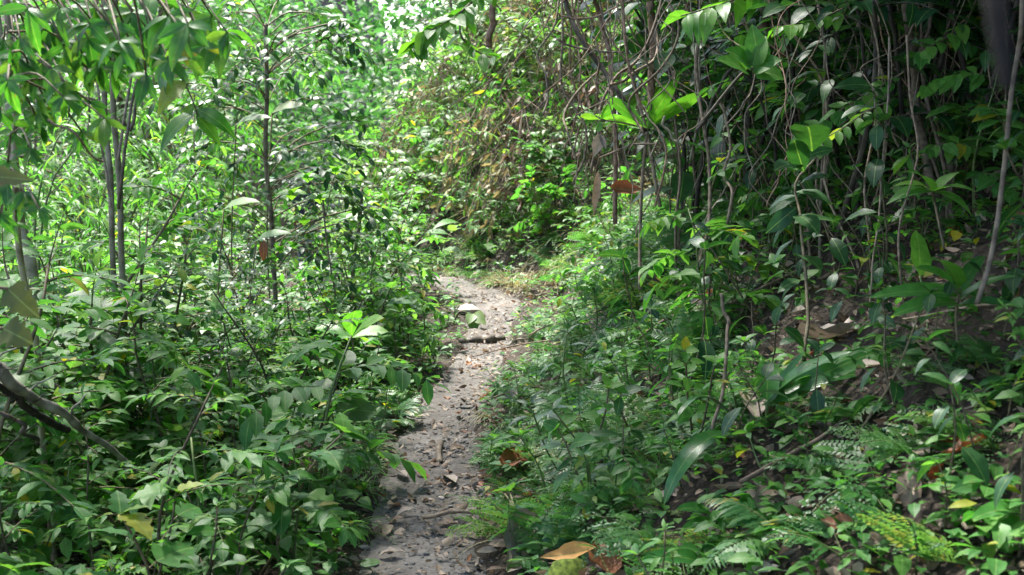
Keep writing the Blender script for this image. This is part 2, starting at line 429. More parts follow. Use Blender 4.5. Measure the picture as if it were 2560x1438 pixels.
def shrub(h, nb, L, tm, nl=9, lean=.2, low=.2, sagg=.35, reach=.5, stems=1):
    st, lf = MB(), MB()
    for k in range(stems):
        c = stem_curve(h * rng.uniform(.75, 1), lean * (1 + .8 * (stems > 1)), 10); tube(st, c, np.linspace(.010, .004, 10) * (h / 1.0) ** .6, 5)
        a = rng.random() * 6
        for i in range(nb):
            t = low + (1 - low) * (i + rng.random()) / nb; a += 2.4
            ln = reach * h * (1.15 - .7 * t) * rng.uniform(.7, 1.1)
            spray(st, lf, at(c, t), (math.cos(a), math.sin(a), rng.uniform(.1, .7)), ln, nl, L, tm, .004, sagg)
        spray(st, lf, c[-1], c[-1] - c[-3], .15 * h, 4, L, tm, .003, 0)
    return st, lf

def fern(nf, Lf, npin, tm=None, spread=1.0, arch=.9):
    tm = tm or L_PIN
    st, lf = MB(), MB(); a0 = rng.random() * 6
    for k in range(nf):
        a = a0 + k * 2 * pi / nf + rng.normal(0, .25); ln = Lf * rng.uniform(.7, 1.1); n = 9; t = np.linspace(0, 1, n)
        th = 1.15 - spread * .45 * rng.random() - (arch + rng.normal(0, .15)) * t * 1.1
        hor = np.concatenate([[0], np.cumsum(np.cos(th[1:]))]) / n * ln; z = np.concatenate([[0], np.cumsum(np.sin(th[1:]))]) / n * ln
        w = .12 * ln * rng.normal() * t ** 2
        c = np.stack([hor * math.cos(a) - w * math.sin(a), hor * math.sin(a) + w * math.cos(a), z], -1)
        tube(st, c, np.linspace(.0028, .001, n), 3, cap=False)
        pos, d, LL, up = [], [], [], []
        for i in range(npin):
            tt = .22 + .76 * i / (npin - 1); p = at(c, tt); loc = nrm(at(c, min(1, tt + .04)) - at(c, max(0, tt - .04)))
            side = nrm(np.cross(loc, [0, 0, 1])); nz = np.cross(side, loc)
            pl = ln * .36 * (1 - (2 * max(tt - .35, 0) / 1.3) ** 1.1) * (1 if tt > .28 else .75)
            for s in (-1, 1):
                pos.append(p); d.append(side * s + loc * .45 - nz * .1 + rng.normal(0, .07, 3)); LL.append(max(pl, .012) * rng.uniform(.85, 1.1)); up.append(nz + rng.normal(0, .12, 3))
        pos.append(c[-2]); d.append(c[-1] - c[-2]); LL.append(ln * .14); up.append(A([0, 0, 1.]))
        put(lf, tm, A(pos), A(d), A(up), A(LL), 1.0, np.full(len(pos), rng.random()) * .8 + rng.random(len(pos)) * .15)
    return st, lf

L_DIA = leaf_t(2, lambda t: .30 * np.sin(pi * t ** .75) + .02, .05, .3)
def lacy(nf, Lf, npin, arch=1.0):
    st, lf = MB(), MB(); a0 = rng.random() * 6
    for k in range(nf):
        a = a0 + k * 2 * pi / nf + rng.normal(0, .3); ln = Lf * rng.uniform(.7, 1.1); n = 9; t = np.linspace(0, 1, n)
        th = 1.15 - .5 * rng.random() - (arch + rng.normal(0, .2)) * t * 1.1
        hor = np.concatenate([[0], np.cumsum(np.cos(th[1:]))]) / n * ln; z = np.concatenate([[0], np.cumsum(np.sin(th[1:]))]) / n * ln
        c = np.stack([hor * math.cos(a), hor * math.sin(a), z], -1) + rng.normal(0, .05, 3) * ln * t[:, None] ** 2
        tube(st, c, np.linspace(.0026, .001, n), 3, cap=False); pos, d, LL, up = [], [], [], []
        npin = max(8, int(npin * .8))
        for i in range(npin):
            tt = .25 + .73 * i / (npin - 1); p = at(c, tt); loc = nrm(at(c, min(1, tt + .04)) - at(c, max(0, tt - .04)))
            side = nrm(np.cross(loc, [0, 0, 1])); nz = np.cross(side, loc); pl = ln * .40 * (1 - .9 * max(tt - .3, 0) / .7)
            for s in (-1, 1):
                pd = nrm(side * s + loc * .55 + rng.normal(0, .1, 3)); m = max(3, int(12 * pl / (ln * .40))); nu = nz + rng.normal(0, .15, 3)
                ps = nrm(np.cross(pd, nu))
                for j in range(m):
                    f = (j + .7) / m; o = p + pd * pl * f - A([0, 0, .12]) * pl * f * f
                    for s2 in (-1, 1): pos.append(o); d.append(ps * s2 * .8 + pd * .7); LL.append((pl * .8 + ln * .08) * .155 * (1 - .55 * f) + .003); up.append(nu + rng.normal(0, .2, 3))
                pos.append(p + pd * pl * .95 - A([0, 0, .12]) * pl); d.append(pd); LL.append(pl * .14); up.append(nu)
        put(lf, L_DIA, A(pos), A(d), A(up), A(LL), 1.0, rng.random() * .8 + rng.random(len(pos)) * .12)
    return st, lf

def tree(h, r0, z0, nlimb, reach, L, tm, nsp=5, nl=9, lean=.1, sagg=.3, k=8):
    tr, cr = MB(), MB(); c = stem_curve(h, lean, 14); c = wander(c, .06 * h * .3, rng.random() * 50, 4)
    tube(tr, c, r0 * (1 - .75 * np.linspace(0, 1, 14)) * (1 + .5 * np.exp(-np.linspace(0, 1, 14) * 25)), k)
    a = rng.random() * 6
    for i in range(nlimb):
        t = z0 + (1 - z0) * (i + rng.random()) / nlimb; a += 2.4 + rng.normal(0, .3)
        p = at(c, min(t, .999)); R = reach * (1.1 - .6 * (t - z0) / (1 - z0)) * rng.uniform(.6, 1.15)
        u = np.linspace(0, 1, 7); el = rng.uniform(.05, .7)
        lim = p + R * (u[:, None] * A([math.cos(a), math.sin(a), el]) + (-.35 * u ** 2)[:, None] * A([0, 0, 1]))
        lim = wander(lim, .1 * R, rng.random() * 50, 3)
        tube(tr, lim, r0 * .32 * (1 - .8 * u) + .002, 5, cap=False)
        for j in range(nsp):
            tt = .25 + .75 * (j + rng.random()) / nsp; b = a + rng.normal(0, 1.0)
            spray(tr, cr, at(lim, min(tt, .999)), (math.cos(b), math.sin(b), rng.uniform(-.3, .6)), R * rng.uniform(.3, .5), nl, L, tm, .004 + .004 * r0 / .1, sagg)
    return tr, cr

# ================================================================== SETTING
def axis(segs):
    o = []
    for a, b, s in segs: o += list(np.arange(a, b, s))
    return A(o + [segs[-1][1]])
gx = axis([(-60, -12, 2.5), (-12, -5, .6), (-5, -2, .16), (-2, 3.2, .06), (3.2, 8, .25), (8, 20, 1), (20, 60, 4)])
gy = axis([(-8, 1, .6), (1, 2.6, .15), (2.6, 12, .06), (12, 18, .16), (18, 30, .5), (30, 80, 3)])
X, Y = np.meshgrid(gx, gy)
Z = terrain(X, Y)
s_ = np.abs(X - xc(Y)) - hw(Y)
Z = Z - np.where((Y > 1.2) & (Y < 25), .03 * np.clip(-(s_ + .05) / .05, 0, 1), 0)
g = MB(); nx = len(gx)
i, j = np.meshgrid(np.arange(len(gy) - 1), np.arange(nx - 1), indexing='ij'); b = (i * nx + j).ravel()
g.add(np.stack([X, Y, Z], -1), np.stack([b, b + 1, b + nx + 1, b + nx], -1))
tag(obj('ground', g.mesh('ground', MAT['soil'])), kind='structure')

py_ = axis([(1.5, 7, .022), (7, 12, .03), (12, 24, .15)]); pu = np.linspace(-1, 1, 35)
U, YY = np.meshgrid(pu, py_)
rag = .03 + .05 * vn(YY * 5, np.sign(U) * 3 + U * 0, 31) + .03 * vn(YY * 14, np.sign(U) * 3 + U * 0, 32)
XX = xc(YY) + U * (hw(YY) + rag)
ZZ = terrain(XX, YY) + .010 + .018 * vn(XX * 5, YY * 5, 33) * (1 - U ** 4) + .007 * vn(XX * 24, YY * 24, 34) * (1 - U ** 4) + .004 * vn(XX * 60, YY * 60, 36) - .035 * np.abs(U) ** 6
p = MB(); n_ = len(pu)
i, j = np.meshgrid(np.arange(len(py_) - 1), np.arange(n_ - 1), indexing='ij'); b = (i * n_ + j).ravel()
p.add(np.stack([XX, YY, ZZ], -1), np.stack([b, b + 1, b + n_ + 1, b + n_], -1))
tag(obj('path', p.mesh('path', MAT['path'])), kind='structure')

# ================================================================== STUFF: gravel, litter, ground cover
def inview(x, y, m=.12):
    y = np.maximum(y, .3)
    return np.abs(x) < (.4143 + m / np.maximum(y / 4, .5)) * y

def rock_t(k=5, flat=.35):
    a = np.arange(k) / k * 2 * pi; r = rng.uniform(.7, 1.1, k); r2 = r * rng.uniform(.5, .85, k)
    bo = np.stack([r * np.cos(a), r * np.sin(a), -flat * .6 + 0 * a], -1); mi = np.stack([r * np.cos(a), r * np.sin(a), flat * rng.uniform(.1, .5, k)], -1)
    to = np.stack([r2 * np.cos(a), r2 * np.sin(a), flat * rng.uniform(.7, 1.1, k)], -1)
    v = np.concatenate([bo, mi, to]); q = []
    for l in range(2):
        for j in range(k):
            q.append((l * k + j, l * k + (j + 1) % k, (l + 1) * k + (j + 1) % k, (l + 1) * k + j))
    v = np.concatenate([v, to.mean(0)[None]]); c = 3 * k
    for j in range(0, k, 2): q.append((2 * k + j, 2 * k + (j + 1) % k, 2 * k + (j + 2) % k if k % 2 == 0 or j < k - 1 else c, c))
    return v, A(q), np.zeros((len(v), 2))
ROCK = [rock_t(6, f) for f in (.2, .35, .5, .3)]

gm = MB(); N = 3600
y = 2.5 + 8.5 * rng.random(N) ** 1.4; s = np.clip(rng.normal(0, .55, N), -1.3, 1.3); x = xc(y) + s * hw(y)
z = terrain(x, y) + .012
sz = .003 + .010 * rng.random(N) ** 5
for k in range(4):
    m = np.arange(N) % 4 == k
    a = rng.random(m.sum()) * 6.3
    put(gm, ROCK[k], np.stack([x, y, z], -1)[m], np.stack([np.cos(a), np.sin(a), rng.normal(0, .1, len(a))], -1), A([0, 0, 1]) + rv(m.sum(), .15), sz[m], rng.uniform(.6, 1.4, m.sum()))
tag(obj('gravel', gm.mesh('gravel', MAT['slate'], False)), 'grey grit and small stones strewn over the trodden path', 'gravel', kind='stuff')

lt = MB(); N = 30000
y = 2.4 + 13 * rng.random(N) ** 1.2; x = rng.uniform(-1, 1, N) * (.45 * y + .1); s = x - xc(y)
keep = (s > hw(y) * .6) | (s < -hw(y) * .9) | (rng.random(N) < .6)
keep &= (s > 0) | (rng.random(N) < .45)
x, y = x[keep], y[keep]; z = terrain(x, y) + .012 + .02 * rng.random(len(x)); a = rng.random(len(x)) * 6.3
gz = np.stack([-(terrain(x + .05, y) - terrain(x - .05, y)) / .1, -(terrain(x, y + .05) - terrain(x, y - .05)) / .1, np.ones(len(x))], -1)
put(lt, L_LIT, np.stack([x, y, z], -1), np.stack([np.cos(a), np.sin(a), rng.normal(.1, .25, len(x))], -1), nrm(gz) * rng.choice([-1, 1], len(x))[:, None] + rv(len(x), .35), .014 + .065 * rng.random(len(x)) ** 2.2, rng.uniform(.45, 1.1, len(x)))
N = 1500; y = 2.6 + 8 * rng.random(N); s = np.clip(rng.normal(0, .7, N), -1.2, 1.2); x = xc(y) + s * hw(y); a = rng.random(N) * 6.3
put(lt, L_LIT, np.stack([x, y, terrain(x, y) + .022], -1), np.stack([np.cos(a), np.sin(a), rng.normal(0, .12, N)], -1), A([0, 0, 1]) + rv(N, .25), .008 + .04 * rng.random(N) ** 2.5, rng.uniform(.4, 1.3, N), .25 + .75 * rng.random(N))
tag(obj('leaf_litter', lt.mesh('leaf_litter', MAT['dry'])), 'brown and pale dead leaves carpeting the soil', 'leaf litter', kind='stuff')

# small green herbs covering the soil between the plants
gc = MB(); N = 6500
y = 2.4 + 15 * rng.random(N) ** 1.1; x = rng.uniform(-1, 1, N) * (.45 * y + .1); s = x - xc(y)
dn = vn(x * 1.1, y * 1.1, 41) + .5
keep = (np.abs(s) > hw(y) + .03) & (rng.random(N) < np.where(s < 0, .95, .5 + .5 * dn))
x, y = x[keep], y[keep]; z = terrain(x, y); n0 = len(x)
for k in range(6):
    a = rng.random(n0) * 6.3; e = rng.uniform(.02, .14, n0); o = np.stack([np.cos(a), np.sin(a), 0 * a], -1)
    put(gc, L_ELL_LO, np.stack([x, y, z + e], -1) + o * .02, o + np.stack([0 * a, 0 * a, rng.normal(.15, .25, n0)], -1), A([0, 0, 1]) + rv(n0, .2), rng.uniform(.025, .075, n0), rng.uniform(.8, 1.4, n0))
tag(obj('ground_cover', gc.mesh('ground_cover', MAT['mid'])), 'low small-leaved green herbs covering the soil', 'ground cover', kind='stuff')

# far wood across the valley, reads as one mass
df = MB(); N = 42000
y = 24 + 22 * rng.random(N); x = rng.uniform(-1, .45, N) * .5 * y; zt = terrain(x, y, False)
hgt = rng.random(N) * (6.5 + 3 * vn(x * .35, y * .35, 51))
put(df, L_ELL_LO, np.stack([x, y, zt + hgt], -1), rv(N, 1) * A([1, 1, .5]), A([0, 0, 1]) + rv(N, .4), rng.uniform(.14, .34, N), 1.25)
tag(obj('distant_foliage', df.mesh('distant_foliage', MAT['far'])), 'sunlit green wood on the far valley slope', 'foliage', kind='stuff')

# ================================================================== PLANTS IN NUMBERS
USED = []
def free(x, y, r):
    for a, b_, c in USED:
        if (a - x) ** 2 + (b_ - y) ** 2 < (r * .5 + c * .5) ** 2: return False
    return True

def size_word(h):
    return 'ankle-high' if h < .25 else 'knee-high' if h < .55 else 'thigh-high' if h < .9 else 'chest-high' if h < 1.4 else 'head-high' if h < 2.1 else 'tall'

KEEP = [(1640, 1070, 1850, 1270, 3.8), (1750, 985, 2200, 1050, 3.9), (1870, 890, 2180, 1000, 3.9), (1430, 180, 1790, 345, 6.7), (1592, 335, 1625, 640, 5.9), (1255, 1275, 1500, 1440, 4.0), (1160, 765, 1320, 900, 9.6),
 (1230, 660, 1400, 750, 10.0), (1120, 480, 1280, 600, 10.4), (1800, 1190, 2230, 1400, 3.5), (1880, 770, 2160, 860, 5), (2260, 230, 2430, 780, 4.5), (2455, 60, 2560, 670, 3.2), (1860, 1060, 2330, 1210, 3.5), (1880, 330, 2140, 720, 4.2),
 (768, 555, 798, 650, 20.8), (690, 625, 770, 680, 14), (255, 0, 305, 600, 5.5), (660, 160, 690, 620, 7.9), (640, 590, 670, 680, 7.7), (700, 400, 850, 640, 7.0), (820, 770, 960, 850, 6.2), (1520, 455, 1615, 495, 5.5), (1400, 0, 1690, 420, 6.3),
 (985, 970, 1225, 1438, 3.5), (1140, 900, 1270, 1000, 5.5), (900, 1395, 960, 1430, 3.9), (2260, 560, 2350, 680, 3.9), (1930, 60, 1980, 210, 4.4), (1800, 90, 1960, 210, 4.4)]
def clear(x, y, z, h):
    """false where a plant would stand in front of one of the things that show on their own"""
    a, b_, d = proj((x, y, z)); r = .28 * h / d * F; t = b_ - .95 * h / d * F
    return not any(d < k[4] and a + r > k[0] and a - r < k[2] and t < k[3] and b_ > k[1] for k in KEEP)

def scatter(protos, n, yr, cond, smin, smax, phrase, group, tilt=.12, gap=.08, pw=1.0, sink=.015, tries=60, keep=True):
    """protos: list of (Empty, height). cond(x, y, s, hw) -> bool"""
    cnt = 0; lay = []
    for _ in range(n * tries):
        if cnt >= n: break
        yy = yr[0] + (yr[1] - yr[0]) * random.random() ** pw
        xx = random.uniform(-1, 1) * (.4143 * yy + .25)
        s = xx - float(xc(yy)); w = float(hw(yy))
        if not cond(xx, yy, s, w): continue
        cl = float(vn(xx * 1.1 + len(group), yy * 1.1, 61)) + .5; pr, h = protos[int(cl * 2.6 * len(protos)) % len(protos)] if random.random() < .6 else random.choice(protos); k = random.uniform(smin, smax) * (.8 + .4 * float(vn(xx * .9, yy * .9, 62) + .5))
        if any((a - xx) ** 2 + (b_ - yy) ** 2 < gap * gap for a, b_ in lay): continue
        zz = T1(xx, yy) - sink
        if keep and not clear(xx, yy, zz, h * k): continue
        lay.append((xx, yy))
        top = A([xx, yy, zz + h * k * .5])
        dup(pr, (xx, yy, zz), random.random() * 6.283, k, f"{size_word(h * k)} {phrase(pr)} {where(top)}", group, (random.gauss(0, tilt), random.gauss(0, tilt)))
        cnt += 1
    return cnt

def protos(name, cat, n, fn, leafm, stemm='stem', words='', leafpart='foliage', stempart='stem'):
    out = []
    for i in range(n):
        h, (st, lf) = fn(i); e = lit_proto(name, cat, [(stempart, st, stemm), (leafpart, lf, leafm[i % len(leafm)] if isinstance(leafm, list) else leafm)])
        e['words'] = words[i % len(words)] if isinstance(words, list) else words
        out.append((e, h))
    return out
W_ = lambda pr: pr['words']

# --- valley side: broad-leaved seedlings
seed = protos('broadleaf_seedling', 'seedling', 8, lambda i: (lambda h: (h, seedling(h, [5, 6, 5, 8, 6, 7, 5, 4][i], [.085, .095, .115, .09, .075, .07, .105, .12][i], [L_ELL, L_OVA, L_ELL, L_LAN, L_OVA, L_ELL, L_LONG, L_OVA][i])))([.32, .42, .35, .5, .4, .38, .45, .36][i]),
              ['mid', 'lush', 'mid', 'lush', 'pale', 'mid', 'lush', 'mid'], words=['green seedling with oval leaves', 'lush seedling with broad leaves', 'seedling with large oval leaves', 'seedling with narrow leaves', 'pale seedling with broad leaves', 'seedling with small oval leaves', 'seedling with long leaves', 'seedling with wide pointed leaves'])
scatter(seed, 190, (2.9, 10.5), lambda x, y, s, w: s < -w - .10 and vn(x * 1.6, y * 1.6, 63) > -.17, .7, 1.35, W_, 'broad-leaved seedlings', gap=.13, pw=1.1)
scatter(seed, 60, (2.7, 5.2), lambda x, y, s, w: s > w + .35, .55, 1.0, W_, 'broad-leaved seedlings', gap=.16, tilt=.25)
scatter(seed, 60, (9.5, 14.5), lambda x, y, s, w: (s < -w - .12) or (s > w + .15), .8, 1.5, W_, 'broad-leaved seedlings', gap=.16)

def compound(h, nl, L, np_):
    st, lf = MB(), MB(); c = stem_curve(h, .2); tube(st, c, np.linspace(.006, .003, 8), 4); a = rng.random() * 6
    for i in range(nl):
        a += 2.4; spray(st, lf, at(c, .35 + .64 * i / nl), (math.cos(a), math.sin(a), .45), L * rng.uniform(.8, 1.1), np_, L * .33, L_ELL_LO, .002, .5, .35, .2, 1.0, True)
    return st, lf
cmp_ = protos('compound_leaf_plant', 'plant', 4, lambda i: ([.4, .55, .7, .5][i], compound([.4, .55, .7, .5][i], [5, 7, 8, 6][i], [.24, .30, .34, .26][i], [6, 7, 8, 9][i])), ['lush', 'mid', 'lush', 'mid'], 'greenstem', words=['plant with feathered leaves', 'plant with long feathered leaves', 'plant with big feathered leaves', 'plant with fine feathered leaves'])
scatter(cmp_, 70, (3.0, 10.5), lambda x, y, s, w: s < -w - .15, .7, 1.3, W_, 'feather-leaved plants on the valley side', gap=.2)
scatter(cmp_, 45, (3.0, 10.0), lambda x, y, s, w: s > w + .3, .5, 1.0, W_, 'feather-leaved plants on the bank', gap=.2, tilt=.2)
lob = protos('lobed_leaf_seedling', 'seedling', 3, lambda i: ([.4, .55, .5][i], seedling([.4, .55, .5][i], [3, 4, 4][i], [.16, .19, .15][i], [L_LOB, L_LOB, L_ROU][i], .4, False, (.0, .4), .9, 2)), ['lush', 'mid', 'pale'], 'stem', words=['seedling with lobed leaves', 'seedling with wide lobed leaves', 'seedling with round leaves'])
scatter(lob, 40, (3.0, 11), lambda x, y, s, w: s < -w - .2, .7, 1.3, W_, 'lobed-leaved seedlings on the valley side', gap=.25)
# --- valley side: bushy shrubs
shr = protos('leafy_shrub', 'shrub', 7, lambda i: (lambda h: (h, shrub(h, [9, 11, 10, 12, 9, 10, 12][i], [.07, .062, .085, .055, .08, .09, .066][i], [L_ELL, L_OVA, L_ELL, L_ELL, L_LAN, L_OVA, L_ELL][i], [12, 13, 10, 14, 12, 9, 13][i], stems=[1, 2, 1, 2, 1, 1, 2][i])))([.9, .8, 1.0, .95, 1.1, .9, 1.05][i]),
              ['mid', 'lush', 'mid', 'dark', 'lush', 'pale', 'mid'], words=['shrub with oval leaves', 'bushy shrub with lush broad leaves', 'open shrub with large oval leaves', 'dark shrub with small leaves', 'shrub with narrow leaves', 'pale shrub with wide leaves', 'many-stemmed shrub'])
def shr_ok(x, y, s, w):
    return s < -w - .45 - .03 * y
scatter(shr, 85, (3.0, 7.5), lambda x, y, s, w: s < -w - .55, .65, 1.0 if True else 1,  W_, 'leafy shrubs of the valley side', gap=.28)
scatter(shr, 30, (3.6, 7), lambda x, y, s, w: s < -w - 1.0, .9, 1.25, W_, 'leafy shrubs of the valley side', gap=.3)
scatter(shr, 110, (6.5, 13.5), lambda x, y, s, w: s < -w - .5, .8, 1.35, W_, 'leafy shrubs of the valley side', gap=.35)

# --- bank: ferns
fer = protos('fern', 'fern', 8, lambda i: ([.3, .34, .26, .38, .3, .22, .42, .3][i], (fern if i == 3 else lacy)([5, 6, 4, 5, 7, 5, 4, 3][i], [.36, .42, .32, .46, .34, .26, .48, .42][i], [12, 15, 11, 16, 11, 9, 17, 12][i])), 'fern', 'greenstem', words=['lacy fern', 'feathery fern', 'sparse lacy fern', 'large comb-leaved fern', 'dense lacy fern', 'little lacy fern', 'wide lacy fern', 'three-fronded lacy fern'], leafpart='fronds', stempart='stalks')
scatter(fer, 150, (3.0, 8.5), lambda x, y, s, w: w + .05 + max(0, (5 - y) * .06) < s < w + 1.2 and random.random() < 1.1 - .4 * (s - w), .5, .95, W_, 'ferns beside the path', gap=.12, tilt=.25)
scatter(fer, 75, (6.5, 10.2), lambda x, y, s, w: w + .05 < s < w + 2.2, .75, 1.25, W_, 'ferns beside the path', gap=.15, tilt=.25)
scatter(fer, 40, (3.2, 9.0), lambda x, y, s, w: -w - .75 < s < -w - .06, .5, .85, W_, 'ferns beside the path', gap=.14, tilt=.2)

# --- bank: small herbs / seedlings with narrow toothed leaves
herb = protos('bank_herb', 'herb', 5, lambda i: ([.2, .26, .3, .22, .34][i], seedling([.2, .26, .3, .22, .34][i], [3, 4, 4, 3, 5][i], [.085, .10, .12, .09, .11][i], [L_ELL, L_LAN, L_PIN, L_OVA, L_LAN][i], .25, False, top=4)), ['mid', 'fern', 'lush', 'mid', 'dark'], 'greenstem', words=['herb with oval leaves', 'herb with narrow leaves', 'herb with toothed leaves', 'herb with round-based leaves', 'dark herb with narrow leaves'])
scatter(herb, 170, (2.9, 9.5), lambda x, y, s, w: s > w + .04, .7, 1.3, W_, 'small herbs beside the path', gap=.1, tilt=.25)
scatter(herb, 70, (2.9, 9.0), lambda x, y, s, w: -w - .6 < s < -w - .04, .6, 1.1, W_, 'small herbs beside the path', gap=.1, tilt=.2)

scatter(herb, 60, (2.8, 6.5), lambda x, y, s, w: s > w + .6, .35, .6, W_, 'small herbs beside the path', gap=.14, tilt=.25, keep=False)
# --- bank: dark glossy large-leaved plants
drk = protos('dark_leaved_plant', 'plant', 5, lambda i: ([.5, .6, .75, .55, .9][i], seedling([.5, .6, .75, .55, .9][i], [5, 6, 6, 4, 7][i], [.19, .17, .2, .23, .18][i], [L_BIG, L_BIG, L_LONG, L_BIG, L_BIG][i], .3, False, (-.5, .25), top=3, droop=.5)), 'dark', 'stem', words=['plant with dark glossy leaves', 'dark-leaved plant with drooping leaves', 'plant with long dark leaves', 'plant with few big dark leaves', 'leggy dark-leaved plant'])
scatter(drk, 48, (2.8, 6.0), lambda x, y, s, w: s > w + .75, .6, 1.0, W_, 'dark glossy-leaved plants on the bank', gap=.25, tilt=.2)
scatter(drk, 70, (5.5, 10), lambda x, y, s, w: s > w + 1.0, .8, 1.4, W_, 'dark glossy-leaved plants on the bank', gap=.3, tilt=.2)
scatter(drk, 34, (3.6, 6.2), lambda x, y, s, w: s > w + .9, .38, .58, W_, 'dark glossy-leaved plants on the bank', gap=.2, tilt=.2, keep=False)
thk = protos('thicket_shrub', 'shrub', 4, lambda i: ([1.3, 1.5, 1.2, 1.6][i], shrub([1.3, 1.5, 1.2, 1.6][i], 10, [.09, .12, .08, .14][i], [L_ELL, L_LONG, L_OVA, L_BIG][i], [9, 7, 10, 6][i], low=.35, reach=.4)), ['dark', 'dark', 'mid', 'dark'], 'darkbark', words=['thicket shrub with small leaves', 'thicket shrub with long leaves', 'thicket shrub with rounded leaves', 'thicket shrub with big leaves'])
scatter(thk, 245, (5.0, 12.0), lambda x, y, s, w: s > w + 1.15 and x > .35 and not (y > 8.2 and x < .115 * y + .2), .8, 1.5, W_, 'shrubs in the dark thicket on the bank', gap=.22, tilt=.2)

# --- sunny bank behind the bend
bnk = protos('bank_shrub', 'shrub', 6, lambda i: ([.5, .6, .45, .7, .55, .65][i], shrub([.5, .6, .45, .7, .55, .65][i], 8, [.075, .09, .07, .10, .065, .085][i], [L_ELL, L_LAN, L_OVA, L_LONG, L_ELL, L_BAM][i], 8, lean=.5, reach=.6, stems=2)), ['mid', 'lush', 'mid', 'pale', 'dark', 'lush'], words=['bank shrub with oval leaves', 'bank shrub with narrow leaves', 'bank shrub with rounded leaves', 'pale bank shrub with long leaves', 'bank shrub with dark leaves', 'bank shrub with fine leaves'])
def bank_ok(x, y, s, w): return s > w + (.6 if y < 12.8 else .35) and x < .32 * y - 1.5
scatter(bnk, 290, (10.5, 19.0), lambda x, y, s, w: bank_ok(x, y, s, w) and not (y < 13.6 and -.7 < x < 1.5 and random.random() < .75), .9, 1.7, W_, 'shrubs on the sunny bank behind the bend', gap=.2, tilt=.3)
def tuft(n, L):
    st, lf = MB(), MB(); a = rng.random(n) * 6.3; e = rng.uniform(.4, 2.2, n)
    put(lf, L_BLADE, rv(n, .025) * A([1, 1, 0]), np.stack([np.cos(a), np.sin(a), e], -1), A([0, 0, 1.]) + rv(n, .1), L * rng.uniform(.5, 1.1, n), 1.3)
    return st, lf
gra = protos('grass_tuft', 'grass tuft', 4, lambda i: ([.25, .3, .22, .35][i], tuft([44, 50, 40, 46][i], [.30, .34, .26, .38][i])), ['straw', 'lush', 'lush', 'straw'], words=['tuft of dry straw grass', 'thick tuft of green grass', 'tuft of green grass', 'long tuft of dry grass'], leafpart='blades')
scatter(gra, 95, (9.7, 12.6), lambda x, y, s, w: w + .02 < s < w + 1.3, .45, .95, W_, 'grass tufts', gap=.12, tilt=.25)
scatter(gra, 80, (9.8, 17.5), lambda x, y, s, w: (s > w + .1 and x < .26 * y - 1.2), .4, .85, W_, 'grass tufts', gap=.16, tilt=.25)
scatter(gra, 30, (3, 9.5), lambda x, y, s, w: w + .02 < abs(s) < w + .35, .35, .65, W_, 'grass tufts', gap=.2)

scatter(herb, 70, (9.8, 13.5), lambda x, y, s, w: w + .05 < s < w + 1.6, .5, .9, W_, 'small herbs beside the path', gap=.13, tilt=.2)
scatter(fer, 22, (9.8, 13), lambda x, y, s, w: w + .1 < s < w + 1.6, .5, .8, W_, 'ferns beside the path', gap=.2, tilt=.2)
scatter(bnk, 26, (11.0, 14.2), lambda x, y, s, w: s > w + .3 and -.5 < x < 1.6, .55, .85, W_, 'shrubs on the sunny bank behind the bend', gap=.22, tilt=.2, keep=False)
scatter(gra, 30, (10.2, 13.2), lambda x, y, s, w: s > w + .05 and x < 1.4, .5, .95, W_, 'grass tufts', gap=.14, tilt=.25, keep=False)
# hanging creepers with dead leaves on the steep bank
def creeper(n, L, dead):
    st, lf = MB(), MB()
    for k in range(n):
        c = wander(spline([(rng.normal(0, .12), 0, .9), (rng.normal(0, .15), -.15, .55), (rng.normal(0, .2), -.25, .05)], 10), .08, rng.random() * 90)
        tube(st, c, .004, 3, cap=False)
        m = 9; pos = A([at(c, t) for t in rng.random(m)])
        put(lf, L_DRY2 if dead else L_LAN, pos, rv(m, .5) + A([0, -.3, -.9]), rv(m, 1) + A([0, -1, .3]), L * rng.uniform(.6, 1.2, m))
    return st, lf
crp = protos('hanging_creeper', 'creeper', 4, lambda i: (.9, creeper(8, .10, i < 2)), ['dry', 'straw', 'lush', 'mid'], 'vine', words=['creeper with dead brown leaves', 'straw-coloured dead creeper', 'lush green creeper', 'green creeper'])
for k in range(90):
    yy = random.uniform(11.2, 18); lo = float(xc(yy) + hw(yy)) + .7; xx = random.uniform(lo, max(lo + .1, min(.3 * yy - 1.0, lo + 3.2)))
    pr, h = random.choice(crp); zz = T1(xx, yy) - .08
    yy -= .3
    dup(pr, (xx, yy, zz), random.gauss(-.5, .5), random.uniform(.8, 1.3), f"{W_(pr)} on the bank {where((xx, yy, zz + .4))}", 'creepers trailing down the steep bank')

